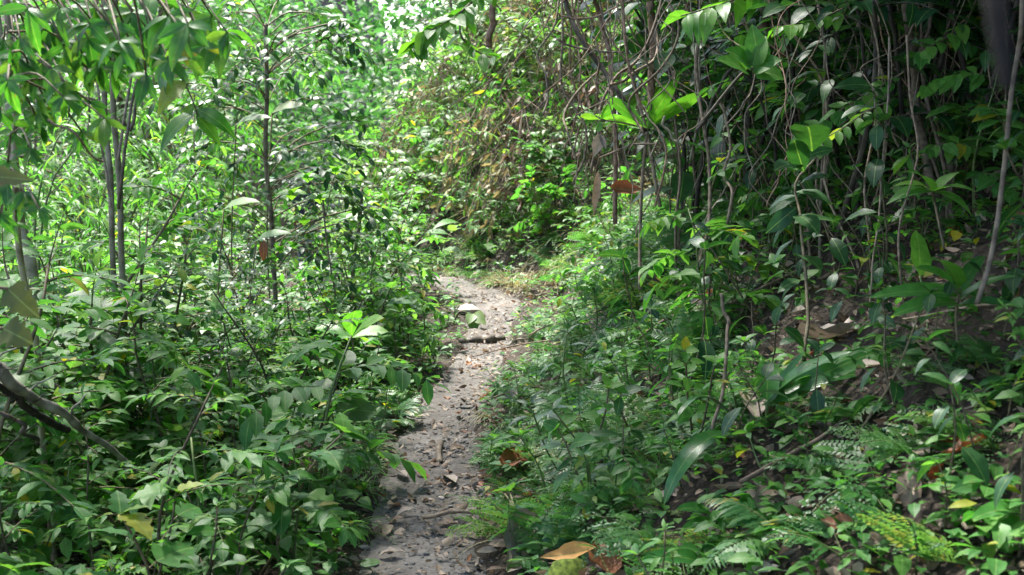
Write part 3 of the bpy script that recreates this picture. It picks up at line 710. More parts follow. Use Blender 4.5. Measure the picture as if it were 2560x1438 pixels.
# --- valley beyond: tall shrubs, bamboo, small trees
tal = protos('forest_shrub', 'shrub', 5, lambda i: ([2.0, 2.4, 1.8, 2.6, 2.2][i], shrub([2.0, 2.4, 1.8, 2.6, 2.2][i], 16, [.11, .13, .09, .14, .10][i], [L_ELL, L_LONG, L_ELL, L_OVA, L_LAN][i], 10, reach=.38, low=.12)), ['mid', 'dark', 'mid', 'lush', 'mid'], 'bark', words=['forest shrub with oval leaves', 'forest shrub with long leaves', 'forest shrub with small leaves', 'forest shrub with broad leaves', 'forest shrub with narrow leaves'])
scatter(tal, 95, (11.5, 19), lambda x, y, s, w: s < -w - .9 and not (x > -2.6 and y < 14), .8, 1.45, W_, 'tall shrubs in the valley beyond', gap=.7, tilt=.1)
def bamboo(n, h):
    st, lf = MB(), MB()
    for k in range(n):
        a = rng.random() * 6.3; c = spline([(0, 0, 0), (.12 * h * math.cos(a), .12 * h * math.sin(a), h * .6), (.4 * h * math.cos(a), .4 * h * math.sin(a), h * rng.uniform(.75, 1))], 10)
        tube(st, c, np.linspace(.012, .004, 10), 5)
        for t in rng.uniform(.2, 1, 14):
            b = rng.random() * 6.3; spray(st, lf, at(c, min(t, .99)), (math.cos(b), math.sin(b), .1), rng.uniform(.25, .45), 8, .17, L_BAM, .002, .7)
    return st, lf
bam = protos('bamboo_clump', 'bamboo', 3, lambda i: ([2.4, 2.8, 2.2][i], bamboo([6, 5, 7][i], [2.4, 2.8, 2.2][i])), ['mid', 'lush', 'mid'], 'greenstem', words=['bamboo clump with narrow arching leaves', 'pale bamboo clump', 'dense bamboo clump'], stempart='culms')
scatter(bam, 7, (8.5, 15), lambda x, y, s, w: x < -.24 * y, .8, 1.3, W_, 'bamboo clumps in the valley', gap=.7, tilt=.06)
tre = protos('understory_tree', 'tree', 5, lambda i: ([5.0, 6.0, 4.4, 5.5, 6.5][i], tree([5.0, 6.0, 4.4, 5.5, 6.5][i], [.05, .06, .045, .05, .07][i], [.12, .2, .15, .25, .2][i], 18, [1.4, 1.6, 1.3, 1.5, 1.8][i], [.13, .15, .11, .16, .14][i], [L_ELL_LO, L_ELL, L_ELL_LO, L_LONG, L_ELL_LO][i])), ['mid', 'dark', 'lush', 'mid', 'mid'], ['bark', 'palebark'][0], words=['slender tree with oval leaves', 'leafy young tree', 'bushy young tree', 'young tree with long leaves', 'tall leafy tree'], leafpart='crown', stempart='trunk')
scatter(tre, 34, (13.5, 25), lambda x, y, s, w: s < -w - .6 and not (-4.2 < x < .6 and y < 18), .8, 1.25, W_, 'young trees in the valley wood', gap=1.2, tilt=.05)
scatter(tre, 34, (14, 24), lambda x, y, s, w: s > w + 2.6 and not (-3.5 < x < 1.2 and y < 18.5), .6, .9, W_, 'young trees on top of the bank', gap=1.0, tilt=.05)

# --- vines in the right-hand thicket
def vine(h, k):
    st = MB(); c = wander(spline([(0, 0, -.05), (rng.normal(0, .12), rng.normal(0, .12), h * .35), (rng.normal(0, .25), rng.normal(0, .2), h * .7), (rng.normal(0, .4), rng.normal(0, .3), h)], 22), .13, rng.random() * 99, 5)
    tube(st, c, np.linspace(1, .6, 22) * [.0022, .003, .0045, .0025, .006, .0035, .0028, .002, .004][k] * (1 + .25 * np.sin(np.arange(22) * 1.9)), 5)
    if k % 3 == 2: tube(st, c + wander(np.zeros((22, 3)), .03, k * 5.1, 9), .0022, 4)
    return st, MB()
vin = protos('thicket_vine', 'vine', 9, lambda i: ([2.2, 2.6, 1.6, 2.8, 2.0, 2.4, 1.2, 3.0, 1.8][i], vine([2.2, 2.6, 1.6, 2.8, 2.0, 2.4, 1.2, 3.0, 1.8][i], i)), '', ['vine', 'darkbark', 'bark'][0], words=['bare tan vine'] * 9)
for pr, h in vin:      # one mesh each: the vine is its own single part
    pass
scatter(vin, 125, (4.6, 9.5), lambda x, y, s, w: s > w + .55 and x > .28, .7, 1.25, lambda p_: 'bare tan vine climbing', 'bare vines climbing in the thicket', gap=.06, tilt=.16)

scatter(vin, 85, (10.5, 16), lambda x, y, s, w: s > w + .9 and x < .3 * y - 1.2, .6, 1.1, lambda p_: 'bare tan vine', 'bare vines climbing in the thicket', gap=.2, tilt=.45)
# ================================================================== FALLEN LEAVES, TWIGS, STONES
def flat_proto(name, cat, mb, mt):
    o = obj(name, mb.mesh(name, MAT[mt])); o['category'] = cat; o.location = (0, 0, -50); return o
fl = []
for k, (tm, mt, w_) in enumerate([(L_DRY, 'dry', 'brown'), (L_DRY2, 'dry', 'curled brown'), (L_DRY, 'drypale', 'pale grey'), (L_DRY2, 'dryred', 'red-brown'), (L_DRY, 'dryred', 'rusty'), (L_DRY2, 'drypale', 'curled pale')]):
    mb = MB(); put(mb, tm, A([[0, -.5, 0.]]), A([[0, 1, 0.05]]), A([[0, 0, 1.]]), 1.0); o = flat_proto('fallen_leaf', 'leaf', mb, mt); o['words'] = w_; fl.append(o)
def lay(o, p, sz, rz, label, group, tilt=.3, on=.012):
    n = A([-(T1(p[0] + .06, p[1]) - T1(p[0] - .06, p[1])) / .12, -(T1(p[0], p[1] + .06) - T1(p[0], p[1] - .06)) / .12, 1.0])
    q = Vector(n).to_track_quat('Z', 'Y').to_euler()
    r = dup(o, (p[0], p[1], p[2] + on), 0, sz, label, group)
    from mathutils import Matrix
    M = Vector(n).to_track_quat('Z', 'Y').to_matrix() @ Matrix.Rotation(rz, 3, 'Z') @ Matrix.Rotation(random.gauss(0, tilt), 3, 'X') @ Matrix.Rotation(random.gauss(0, tilt), 3, 'Y')
    r.rotation_euler = M.to_euler(); return r
for k in range(230):
    yy = 2.9 + 7.5 * random.random() ** 1.2
    if k < 60: xx = float(xc(yy)) + random.uniform(-1.0, 1.0) * float(hw(yy)); where_ = 'lying on the path'; sz = random.uniform(.04, .10)
    else:
        xx = float(xc(yy) + hw(yy)) + random.random() ** 1.1 * (.4143 * yy + .4); where_ = 'lying on the bank'; sz = random.uniform(.06, .15)
    o = random.choice(fl); pz = T1(xx, yy)
    lay(o, (xx, yy, pz), sz, random.random() * 6.3, f"{o['words']} leaf {where_.replace('lying ', '')} {where((xx, yy, pz))}", 'dead leaves lying on the path' if k < 60 else 'dead leaves lying on the bank', .15 if k < 60 else .4, .012 + sz * .12)
def twig_mb(k):
    mb = MB(); c = wander(spline([(-.5, 0, 0), (-.1, rng.normal(0, .05), .02), (.5, 0, 0)], 12), .08, k * 7.3, 3); tube(mb, c, np.linspace(.011, .006, 12), 5)
    if k % 2: tube(mb, spline([at(c, .55), at(c, .55) + A([.2, .1, .05])], 5), .006, 4)
    return mb
tw = [flat_proto('fallen_twig', 'twig', twig_mb(k), ['vine', 'darkbark', 'bark', 'vine'][k]) for k in range(4)]
for k in range(70):
    yy = 2.9 + 7 * random.random(); onp = k < 16
    xx = float(xc(yy)) + random.uniform(-.9, .9) * float(hw(yy)) if onp else float(xc(yy) + hw(yy)) + random.random() * (.4143 * yy)
    sz = random.uniform(.08, .2) if onp else random.uniform(.25, .8)
    i_ = random.randrange(4)
    lay(tw[i_], (xx, yy, T1(xx, yy)), sz, random.random() * 6.3, f"{['thin tan', 'dark forked', 'grey', 'forked tan'][i_]} twig {'on the path' if onp else 'on the bank'} {where((xx, yy, T1(xx, yy)))}", 'twigs lying about', .08, .008 if onp else .03)
def stone_mb(k):
    mb = MB(); mb.add(*ROCK[k][:2]); return mb
stn = []
for k in range(4):
    mb = MB(); put(mb, ROCK[k], A([[0, 0, 0.]]), A([[0, 1, 0.]]), A([[0, 0, 1.]]), 1.0)
    o = obj('stone', mb.mesh('stone', MAT['slate' if k < 3 else 'stone'], False)); o['category'] = 'stone'; o.location = (0, 0, -50)
    bv = o.modifiers.new('bevel', 'BEVEL'); bv.width = .06; bv.segments = 2; stn.append(o)
for k in range(70):
    yy = 2.9 + 6.8 * random.random() ** 1.3; xx = float(xc(yy)) + max(-1.25, min(1.25, random.gauss(.1, .6))) * float(hw(yy)); i_ = random.randrange(4) if random.random() < .5 else random.randrange(3)
    sz = .010 + .030 * random.random() ** 3
    lay(stn[i_], (xx, yy, T1(xx, yy)), sz, random.random() * 6.3, f"{'small' if sz < .025 else 'flat'} {'pale' if i_ == 3 else 'grey'} stone in the path {where((xx, yy, T1(xx, yy)))}", 'stones set in the path', .1, .010)


# ================================================================== PLANTS AND THINGS ONE CAN SINGLE OUT
def S(mb, pts, wpx, k=6, n=20, amp=.0, taper=1.0):
    """a stem through photo points (px, py, depth); width in photo pixels at its depth"""
    w = A([P(*q) for q in pts]); c = spline(w, n)
    if amp: c = wander(c, amp, rng.random() * 99, 5)
    r = wpx / 2 * np.mean([q[2] for q in pts]) / F
    tube(mb, c, np.linspace(r, r * taper, n), k); return c

_ch = {}
def chord(tm):
    k = id(tm)
    if k not in _ch:
        v, q, uv = tm; e = v[-2]; a = math.atan2(e[2], e[1]); c_, s_2 = math.cos(-a), math.sin(-a); w_ = v.copy()
        w_[:, 1] = c_ * v[:, 1] - s_2 * v[:, 2]; w_[:, 2] = s_2 * v[:, 1] + c_ * v[:, 2]; f = 1 / np.hypot(e[1], e[2]); w_[:, 1:] *= f
        _ch[k] = (w_, q, uv, tm)
    return _ch[k][:3]
def LB(mb, tm, a, b, up=(0, -.3, 1), W=1.0, r=None, jit=.1):
    a = A(a, float) if not isinstance(a, np.ndarray) else a; b = A(b, float) if not isinstance(b, np.ndarray) else b
    put(mb, chord(tm), a[None], (b - a)[None], A(up, float)[None] + rv(1, jit), np.linalg.norm(b - a), W, r)

def thing_(name, cat, label, parts, group=None, base=None):
    e = empty(name, (0, 0, 0), label, cat, group)
    allv = np.concatenate([v for _, mb, _ in parts for v in mb.v])
    org = A(base) if base is not None else A([allv[:, 0].mean(), allv[:, 1].mean(), allv[:, 2].min()])
    e.location = org
    for pn, mb, mt in parts:
        mb.v = [v - org for v in mb.v]
        obj(pn, mb.mesh(pn, MAT[mt]), e)
    return e

def single(name, cat, label, mb, mt, smooth=True, group=None):
    v = np.concatenate(mb.v); org = v.mean(0); mb.v = [x - org for x in mb.v]
    return tag(obj(name, mb.mesh(name, MAT[mt], smooth), None, org), label, cat, group)

L_OBU = leaf_t(9, lambda t: .14 * np.sin(pi * t ** 1.15) ** 1.0 + .010, .25, .5, .08)
# sunlit rosette sapling on the bank
D = 6.0
st, lf = MB(), MB()
S(st, [(1600, 725, 5.9), (1600, 600, 6), (1606, 450, 6), (1617, 330, 6)], 9, taper=.8)
c0 = P(1617, 322, D)
for px, py, dd, W, up in [(1518, 246, .08, 1.0, (.2, .9, .5)), (1692, 205, .10, 1.15, (-.5, .9, .1)), (1765, 236, .05, .85, (-.1, .9, .45)), (1604, 262, -.17, 2.2, (0, -.75, .8)),
                          (1500, 290, -.1, .7, (.1, .7, .7)), (1548, 268, .12, .9, (.3, .7, .6)), (1660, 268, .16, .9, (-.3, .8, .5))]:
    LB(lf, L_OBU, c0, P(1617 + 1.1 * (px - 1617), 322 + 1.1 * (py - 322), D + dd), up, W * .85)
q = P(1500, 300, D - .12); tube(st, spline([c0, P(1560, 308, D - .05), q], 6), .004, 4)
for px, py in [(1450, 292), (1496, 330), (1535, 262)]:
    LB(lf, L_OBO, q, P(px, py, D - .14 + rng.normal(0, .04)), (.1, .8, .6), 1.2)
tube(st, spline([P(1625, 335, D), P(1650, 350, D + .02), P(1668, 392, D + .05)], 6), .004, 4)
thing_('rosette_sapling', 'sapling', 'slim sapling topped by a rosette of bright sunlit paddle leaves above the bank', [('stem', st, 'vine'), ('foliage', lf, 'bright')])

# hanging dead leaves
mb = MB(); LB(mb, L_DRY2, P(1524, 468, 5.6), P(1606, 474, 5.65), (0, -.6, .5), 1.2); single('dead_leaf', 'dead leaf', 'curled red-brown dead leaf caught among stems below the rosette sapling', mb, 'dryred')
mb = MB(); LB(mb, L_DRY2, P(1500, 335, 5.7), P(1486, 392, 5.75), (0, -1, .1), 1.2); LB(mb, L_DRY2, P(1500, 335, 5.7), P(1516, 375, 5.7), (0, -1, .1), .9); single('dead_leaf', 'dead leaf', 'shrivelled grey dead leaf hanging under the rosette sapling', mb, 'drypale')
mb = MB(); LB(mb, L_DRY2, P(1496, 425, 5.7), P(1484, 540, 5.75), (0, -1, .1), .45); single('dead_leaf', 'dead leaf', 'long dark shrivelled leaf hanging lower than the grey one', mb, 'dry')

# leaning pale pole, twisted liana, dark hanging branch
mb = MB(); S(mb, [(2562, -120, 3.2), (2548, 60, 3.25), (2540, 130, 3.3), (2522, 260, 3.3), (2508, 400, 3.35), (2490, 530, 3.38), (2463, 672, 3.4), (2440, 760, 3.42)], 11, 7, 30, .006, 1.3); single('leaning_pole', 'stick', 'pale slim pole leaning on the dark bank', mb, 'bark')
st = MB()
S(st, [(2262, 10, 5.0), (2272, 90, 5.0), (2285, 190, 5.0), (2290, 290, 4.9), (2318, 400, 4.8), (2332, 520, 4.7), (2366, 640, 4.6), (2385, 790, 4.5)], 20, 7, 40, .02, 1.35)
S(st, [(2330, -30, 5.0), (2312, 70, 5.0), (2290, 130, 5.0), (2305, 250, 4.9), (2340, 420, 4.75), (2345, 520, 4.7), (2330, 640, 4.6), (2350, 780, 4.5)], 10, 6, 40, .02)
S(st, [(2270, 280, 4.9), (2300, 330, 4.85), (2360, 480, 4.7), (2352, 560, 4.7), (2300, 590, 4.6), (2262, 612, 4.6)], 8, 6, 30, .02)
S(st, [(2355, 360, 4.8), (2372, 430, 4.75), (2380, 560, 4.65), (2392, 700, 4.6), (2400, 800, 4.5)], 24, 7, 30, .015)
single('twisted_liana', 'liana', 'thick tan liana of twisted strands rising from the shaded bank', st, 'vine')
mb = MB(); S(mb, [(2440, -420, .62), (2478, -100, .6), (2500, 90, .6), (2520, 225, .6)], 78, 8, 20, 0, .45); single('hanging_branch', 'branch', 'dark blurred branch hanging down close to the viewer', mb, 'blackbark')
for i, (pts, w, m, l) in enumerate([
    ([(1660, -30, 6.4), (1640, 60, 6.3), (1600, 150, 6.2), (1545, 190, 6.1), (1516, 240, 6.0), (1512, 330, 6.0), (1490, 430, 6)], 7, 'vine', 'thin tan vine arching down in front of the tangle'),
    ([(1640, 60, 6.3), (1636, 130, 6.2), (1612, 165, 6.1), (1565, 195, 6.1), (1520, 215, 6.0)], 8, 'vine', 'short thick vine looping through the tangle'),
    ([(1622, -30, 6.8), (1630, 40, 6.8), (1638, 120, 6.8), (1628, 240, 6.8), (1634, 310, 6.8)], 20, 'redbark', 'ragged red-brown liana trunk behind the tangle'),
    ([(1405, -30, 6.9), (1425, 40, 6.8), (1460, 110, 6.7), (1505, 160, 6.7), (1560, 240, 6.6), (1610, 330, 6.6)], 14, 'darkbark', 'dark branch slanting down through the tangle'),
    ([(1480, -20, 7.2), (1500, 60, 7.2), (1520, 120, 7.2), (1530, 300, 7.1), (1540, 560, 7)], 12, 'redbark', 'upright brown stem behind the tangle'),
    ([(1556, -20, 7.0), (1562, 90, 7.0), (1580, 200, 7.0), (1600, 300, 6.9), (1650, 520, 6.8)], 9, 'vine', 'straight tan stem crossing behind the rosette sapling'),
    ([(1404, 40, 6.6), (1450, 48, 6.6), (1500, 40, 6.6), (1560, 10, 6.6), (1620, -10, 6.6)], 6, 'vine', 'thin vine slung across the top of the tangle'),
    ([(1395, 100, 6.6), (1440, 118, 6.6), (1500, 128, 6.5), (1560, 130, 6.5)], 6, 'bark', 'grey vine strung level through the tangle'),
    ([(1770, 20, 5.6), (1752, 110, 5.6), (1746, 200, 5.6), (1760, 330, 5.5), (1768, 420, 5.5), (1765, 560, 5.4), (1745, 700, 5.3)], 9, 'vine', 'tall tan stem standing between the sapling and the drooping dark leaves'),
    ([(1740, 330, 5.5), (1778, 270, 5.5), (1800, 190, 5.5), (1880, 130, 5.5)], 9, 'darkbark', 'dark forked stem reaching up towards the heart-shaped leaves'),
    ([(1440, 400, 6.2), (1420, 330, 6.2), (1410, 290, 6.3), (1450, 220, 6.4), (1500, 180, 6.5)], 6, 'vine', 'vine curling out at the valley side of the tangle'),
    ([(1500, 395, 5.9), (1560, 370, 5.9), (1600, 358, 5.9), (1640, 360, 5.9), (1655, 378, 5.9)], 6, 'vine', 'bowed twig stretched under the rosette leaves'),
    ([(1795, 250, 5.3), (1812, 290, 5.3), (1818, 370, 5.3), (1806, 440, 5.3), (1826, 480, 5.2), (1815, 560, 5.2)], 7, 'vine', 'wavy pale vine dangling free near the drooping dark leaves'),
    ([(1660, 290, 5.8), (1690, 340, 5.8), (1722, 366, 5.8)], 7, 'palebark', 'short bent pale twig sticking out behind the rosette'),
    ([(2090, 100, 5.6), (2130, 180, 5.6), (2190, 270, 5.5), (2240, 350, 5.4), (2290, 430, 5.3)], 7, 'vine', 'slanting tan vine behind the twisted liana'),
    ([(1900, 60, 6.2), (1960, 130, 6.2), (2000, 170, 6.2)], 34, 'redbark', 'thick brown bough half hidden behind the heart-shaped leaves'),
    ([(1780, 1075, 3.9), (1795, 960, 3.95), (1805, 840, 4.0), (1815, 790, 4.05), (1790, 735, 4.05)], 9, 'vine', 'upright crooked tan stem beside the ginger leaves'),
    ([(1205, -40, 6.9), (1228, 30, 6.9), (1222, 70, 6.9), (1212, 120, 6.9)], 17, 'redbark', 'stout brown broken branch hanging over the bank'),
    ([(120, 300, 3.0), (170, 320, 3.0), (230, 395, 3.1), (270, 402, 3.2)], 6, 'vine', 'thin vine sagging beside the twin pale trunks')]):
    mb = MB(); S(mb, pts, w, 6, 28, .018); single('tangled_vine' if w < 12 else 'bough', 'vine' if w < 12 else 'branch', l, mb, m)

for k in range(15):
    x0 = random.uniform(1380, 1760); x1 = x0 + random.gauss(0, 60); y1 = random.uniform(200, 520); d = random.uniform(6.0, 7.4)
    mb = MB(); S(mb, [(x0, -40, d), (x0 * .6 + x1 * .4 + random.gauss(0, 25), y1 * .4, d - .1), (x1 + random.gauss(0, 20), y1 * .75, d - .15), (x1, y1, d - .2)], random.uniform(3, 6.5), 5, 26, .04); single('tangled_vine', 'vine', 'thin bare vine hanging in the tangle above the rosette sapling', mb, random.choice(['vine', 'vine', 'redbark', 'bark']), True, 'thin vines hanging in the tangle')
for k in range(6):
    x0 = random.uniform(1680, 2350); b0 = G(x0, random.uniform(640, 840)); a0 = proj(b0); d = a0[2]; x1 = x0 + random.gauss(0, 70); y1 = random.uniform(-40, 350)
    mb = MB(); S(mb, [(a0[0], a0[1] + 8, d), (x0 * .7 + x1 * .3 + random.gauss(0, 14), a0[1] * .7 + y1 * .3, d), (x0 * .3 + x1 * .7 + random.gauss(0, 14), a0[1] * .35 + y1 * .65, d + .1), (x1, y1, d + .15)], random.uniform(4, 8.5), 5, 26, .025); single('bare_shoot', 'stem', 'thin bare crooked stem rising from the dark bank among the drooping leaves', mb, random.choice(['vine', 'bark', 'bark', 'darkbark']), True, 'bare stems rising from the dark bank')
for k in range(44):
    x0 = random.uniform(1380, 2350); x1 = x0 + random.gauss(0, 110); y1 = random.uniform(180, 560); d = random.uniform(5.0, 6.6) if x0 < 1900 else random.uniform(4.6, 5.6)
    mb = MB(); S(mb, [(x0, -40, d), (x0 * .6 + x1 * .4 + random.gauss(0, 45), y1 * .4, d - .1), (x1 + random.gauss(0, 40), y1 * .75, d - .15), (x1, y1, d - .2)], random.uniform(2, 3.6), 4, 30, .07); single('dry_tendril', 'vine', 'wire-thin dry tendril straggling down in front of the thicket', mb, random.choice(['vine', 'vine', 'redbark', 'bark']), True, 'wire-thin dry tendrils in the thicket')
# green sprays hanging in at the top
def hero_spray(name, label, stempts, leaves, tm, mt, d, L, wpx=8, W=1.0, group=None):
    st, lf = MB(), MB(); c = S(st, stempts, wpx, 5, 16, .01, .5)
    for k in range(leaves):
        t = .08 + .9 * (k + rng.random() * .6) / leaves; p = at(c, min(t, .99)); loc = nrm(at(c, min(1, t + .05)) - at(c, max(0, t - .05)))
        side = nrm(np.cross(loc, [0, -.4, 1])) * (1 if k % 2 else -1)
        dd = loc * .5 + side + A([0, rng.normal(-.25, .3), rng.normal(-.35, .3)])
        put(lf, tm, p[None], dd[None], A([[0, -.25, 1]]) + rv(1, .3), L * rng.uniform(.7, 1.15), W)
    thing_(name, 'branch', label, [('twig', st, 'stem'), ('foliage', lf, mt)], group)
hero_spray('leafy_branch', 'leafy branch with broad fresh green leaves hanging in from above the bank', [(1240, -60, 5.8), (1170, 10, 5.7), (1110, 60, 5.6), (1050, 90, 5.6), (1030, 130, 5.6)], 34, L_OVA, 'bright', 5.7, .115, 8)
hero_spray('leafy_branch', 'second fresh green spray drooping just under the broad-leaved branch', [(1190, -30, 6.2), (1150, 70, 6.1), (1180, 120, 6.1), (1240, 150, 6.1)], 14, L_ELL, 'bright', 6, .13, 7)
hero_spray('leafy_branch', 'sunlit yellow-green leaf spray at the upper edge above the rosette sapling', [(1900, -50, 5.0), (1830, 0, 5.0), (1760, 20, 5.0), (1700, 40, 5.0)], 11, L_LONG, 'bright', 5, .17, 7)
hero_spray('leafy_branch', 'sprig of small rounded sunny leaves over the heart-shaped leaves', [(2110, 20, 4.8), (2040, 50, 4.8), (1980, 62, 4.8), (1925, 70, 4.8)], 16, L_OVA, 'bright', 4.8, .085, 5)
hero_spray('leafy_branch', 'thin sprig of rounded leaves beside the twisted liana', [(2420, 40, 4.6), (2360, 100, 4.6), (2310, 125, 4.6), (2280, 140, 4.6)], 12, L_OVA, 'lush', 4.6, .08, 5)
hero_spray('leafy_branch', 'sloping sprig of small leaves crossing below the heart-shaped leaves', [(2260, 180, 4.7), (2180, 230, 4.7), (2080, 290, 4.7), (2010, 340, 4.7)], 26, L_OVA, 'lush', 4.7, .075, 5)
hero_spray('leafy_branch', 'leafy twig lower down the slope of the small-leaved sprig', [(2230, 250, 4.5), (2160, 280, 4.5), (2080, 330, 4.5), (2030, 370, 4.5)], 16, L_ELL, 'lush', 4.5, .08, 5)
st, lf = MB(), MB(); S(st, [(1760, 300, 4.5), (1850, 190, 4.5), (1890, 170, 4.5)], 8)
for a, b_, up, W in [((1880, 170), (1915, 90), (-.5, -.9, .3), 1.3), ((1880, 175), (1955, 150), (0, -1, .5), 1.3), ((1875, 170), (1810, 125), (.3, -.7, .7), 1.3), ((1870, 175), (1850, 110), (.2, -.9, .4), 1.1), ((1885, 180), (1960, 200), (0, -.8, .8), 1.6), ((1870, 180), (1790, 150), (0, -.6, .7), 1), ((1900, 175), (1880, 60), (-.2, -.8, .4), .9)]:
    LB(lf, L_OVA, P(*a, 4.5), P(*b_, 4.5 + rng.normal(0, .06)), up, W)
thing_('broad_leaved_climber', 'climber', 'climber with big heart-shaped green leaves lit from behind', [('stem', st, 'stem'), ('foliage', lf, 'lush')])

# dark drooping leaves on the bank
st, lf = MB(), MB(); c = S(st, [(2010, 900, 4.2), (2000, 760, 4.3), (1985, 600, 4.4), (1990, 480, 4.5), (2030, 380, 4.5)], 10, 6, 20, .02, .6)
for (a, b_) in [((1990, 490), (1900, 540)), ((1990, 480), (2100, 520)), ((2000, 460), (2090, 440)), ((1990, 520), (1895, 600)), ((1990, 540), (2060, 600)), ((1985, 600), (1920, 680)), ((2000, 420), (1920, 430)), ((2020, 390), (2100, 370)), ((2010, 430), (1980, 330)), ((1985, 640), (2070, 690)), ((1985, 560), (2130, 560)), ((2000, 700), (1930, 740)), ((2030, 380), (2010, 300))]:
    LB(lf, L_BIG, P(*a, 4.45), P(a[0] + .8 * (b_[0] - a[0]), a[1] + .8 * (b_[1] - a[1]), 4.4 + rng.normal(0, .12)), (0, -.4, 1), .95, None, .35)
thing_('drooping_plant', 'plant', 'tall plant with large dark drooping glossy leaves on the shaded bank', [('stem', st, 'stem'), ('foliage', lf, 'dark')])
mb, st = MB(), MB(); LB(mb, L_ROU, P(2300, 690, 4.0), P(2290, 575, 4.08), (.5, -.75, .5), .62); S(st, [(2310, 880, 3.9), (2320, 780, 3.95), (2300, 690, 4)], 6)
thing_('oval_leaf_plant', 'plant', 'single wide oval leaf glowing green on a thin stalk by the twisted liana', [('stalk', st, 'greenstem'), ('leaf', mb, 'lush')])
st, lf = MB(), MB(); S(st, [(2360, 620, 4.0), (2340, 520, 4.1), (2330, 470, 4.1)], 7)
for b_ in [(2215, 512), (2235, 465), (2440, 480), (2430, 540), (2260, 430), (2400, 430)]: LB(lf, L_LONG, P(2332, 480, 4.1), P(*b_, 4.0 + rng.normal(0, .08)), (0, -.4, 1), 1.0)
thing_('long_leaf_plant', 'plant', 'plant with long pointed green leaves spreading across the twisted liana', [('stem', st, 'stem'), ('foliage', lf, 'lush')])
st, lf = MB(), MB(); S(st, [(2400, 900, 3.5), (2390, 800, 3.5), (2400, 720, 3.5)], 7)
for a, b_ in [((2395, 740), (2175, 745)), ((2395, 735), (2290, 670)), ((2395, 730), (2460, 640)), ((2395, 750), (2540, 690)), ((2395, 760), (2230, 790)), ((2400, 760), (2550, 770)), ((2395, 720), (2330, 650))]: LB(lf, L_STR2, P(*a, 3.5), P(*b_, 3.4 + rng.normal(0, .06)), (0, -.5, 1), .9)
thing_('long_leaf_plant', 'plant', 'plant with long strap leaves fanning out below the twisted liana', [('stem', st, 'stem'), ('foliage', lf, 'strap')])

# strap-leaved gingers low on the bank
st, lf = MB(), MB(); b0 = G(1900, 1130)
c = spline([b0, P(1860, 1098, 3.9), P(1818, 1083, 3.88)], 8); tube(st, c, .006, 5)
LB(lf, L_STR, P(1818, 1083, 3.88), P(1660, 1262, 3.75), (-.3, -.5, 1), 1.15, None, .02)
c = spline([b0, P(1850, 1060, 3.9), P(1800, 1010, 3.9), P(1770, 992, 3.88)], 8); tube(st, c, .005, 5)
LB(lf, L_STR, P(1770, 992, 3.88), P(1690, 1050, 3.75), (-.3, -.4, 1), .75, None, .02)
thing_('strap_leaved_ginger', 'plant', 'low plant with two strap leaves arching over to hang above the litter', [('stem', st, 'greenstem'), ('foliage', lf, 'strap')])
st, lf = MB(), MB(); b0 = G(1918, 1075)
tube(st, spline([b0, P(1918, 1030, 3.9), P(1916, 1000, 3.9)], 8), .006, 5)
LB(lf, L_STR2, P(1916, 1000, 3.9), P(1912, 905, 4.05), (0, -1, .3), 1.6, None, .02)
for a, b_, W in [((1925, 1000), (2070, 928), 1.1), ((1925, 990), (2060, 965), 1.0), ((1930, 985), (2130, 880), 1.1), ((1930, 990), (2190, 935), 1.0), ((1920, 1010), (2010, 880), .9), ((1920, 1010), (2250, 860), 1.0)]: LB(lf, L_STR2, P(*a, 3.95), P(*b_, 3.95 + rng.normal(0, .1)), (0, -.6, 1), W * .72, None, .12)
thing_('broad_ginger', 'plant', 'ginger plant with one upright pale leaf and several broad spreading leaves', [('stem', st, 'greenstem'), ('foliage', lf, 'strap')])
for base, leaves, lab in [((2560, 1330), [((2560, 1290), (2430, 1300)), ((2565, 1300), (2500, 1350))], 'strap-leaved plant with one long pale leaf pushing out low on the bank'),
                          ((1790, 1330), [((1790, 1300), (1900, 1325)), ((1780, 1290), (1690, 1275)), ((1790, 1290), (1860, 1270)), ((1790, 1310), (1700, 1330))], 'low strap-leaved plant in front of the feathery fern'),
                          ((1760, 1450), [((1760, 1410), (1600, 1405)), ((1765, 1405), (1860, 1400)), ((1760, 1400), (1700, 1370))], 'low plant with broad flat leaves at the foot of the bank'),
                          ((1650, 1160), [((1660, 1130), (1720, 1105)), ((1660, 1130), (1610, 1100)), ((1660, 1130), (1700, 1080))], 'low green plant by the arching strap leaves')]:
    st, lf = MB(), MB(); b0 = G(base[0], base[1]); dd = proj(b0)[2]
    for a, b_ in leaves:
        pa = P(*a, dd - .02); tube(st, spline([b0, (b0 + pa) / 2 + A([0, 0, .02]), pa], 6), .004, 4); LB(lf, L_STR2, pa, P(*b_, dd - .12), (0, -.5, 1), 1.2)
    thing_('strap_leaved_plant', 'plant', lab, [('stalks', st, 'greenstem'), ('foliage', lf, 'strap')])

# big feathery ferns low on the bank
for px, py, k, nf, lab in [(1960, 1360, 1.0, 5, 'big feathery fern spreading over the leaf litter low on the bank'), (2110, 1400, .9, 4, 'feathery fern with downcurved fronds next to the big one'), (2060, 1080, .95, 4, 'tall feathery fern behind the long bare twig'),
                           (2330, 1180, 1.0, 5, 'pale feathery fern with wide fronds up the bank'), (1262, 1296, .5, 4, 'feathery fern leaning over the path edge by the pale fallen leaf'), (1690, 760, 1.2, 5, 'sunlit feathery fern halfway up the bank'), (2480, 950, .95, 5, 'feathery fern in deep shade under the pale pole'), (980, 1060, .9, 7, 'dense feathery fern bulging over the valley edge of the path')]:
    b0 = G(px, py); st, lf = lacy(nf, .37 * k, 17) if (px % 20) else fern(nf, .34 * k, 19, None, 1.2, 1.0)
    for m_ in (st, lf): m_.v = [v + b0 for v in m_.v]
    thing_('feathery_fern', 'fern', lab, [('stalks', st, 'greenstem'), ('fronds', lf, 'fern')], base=b0)

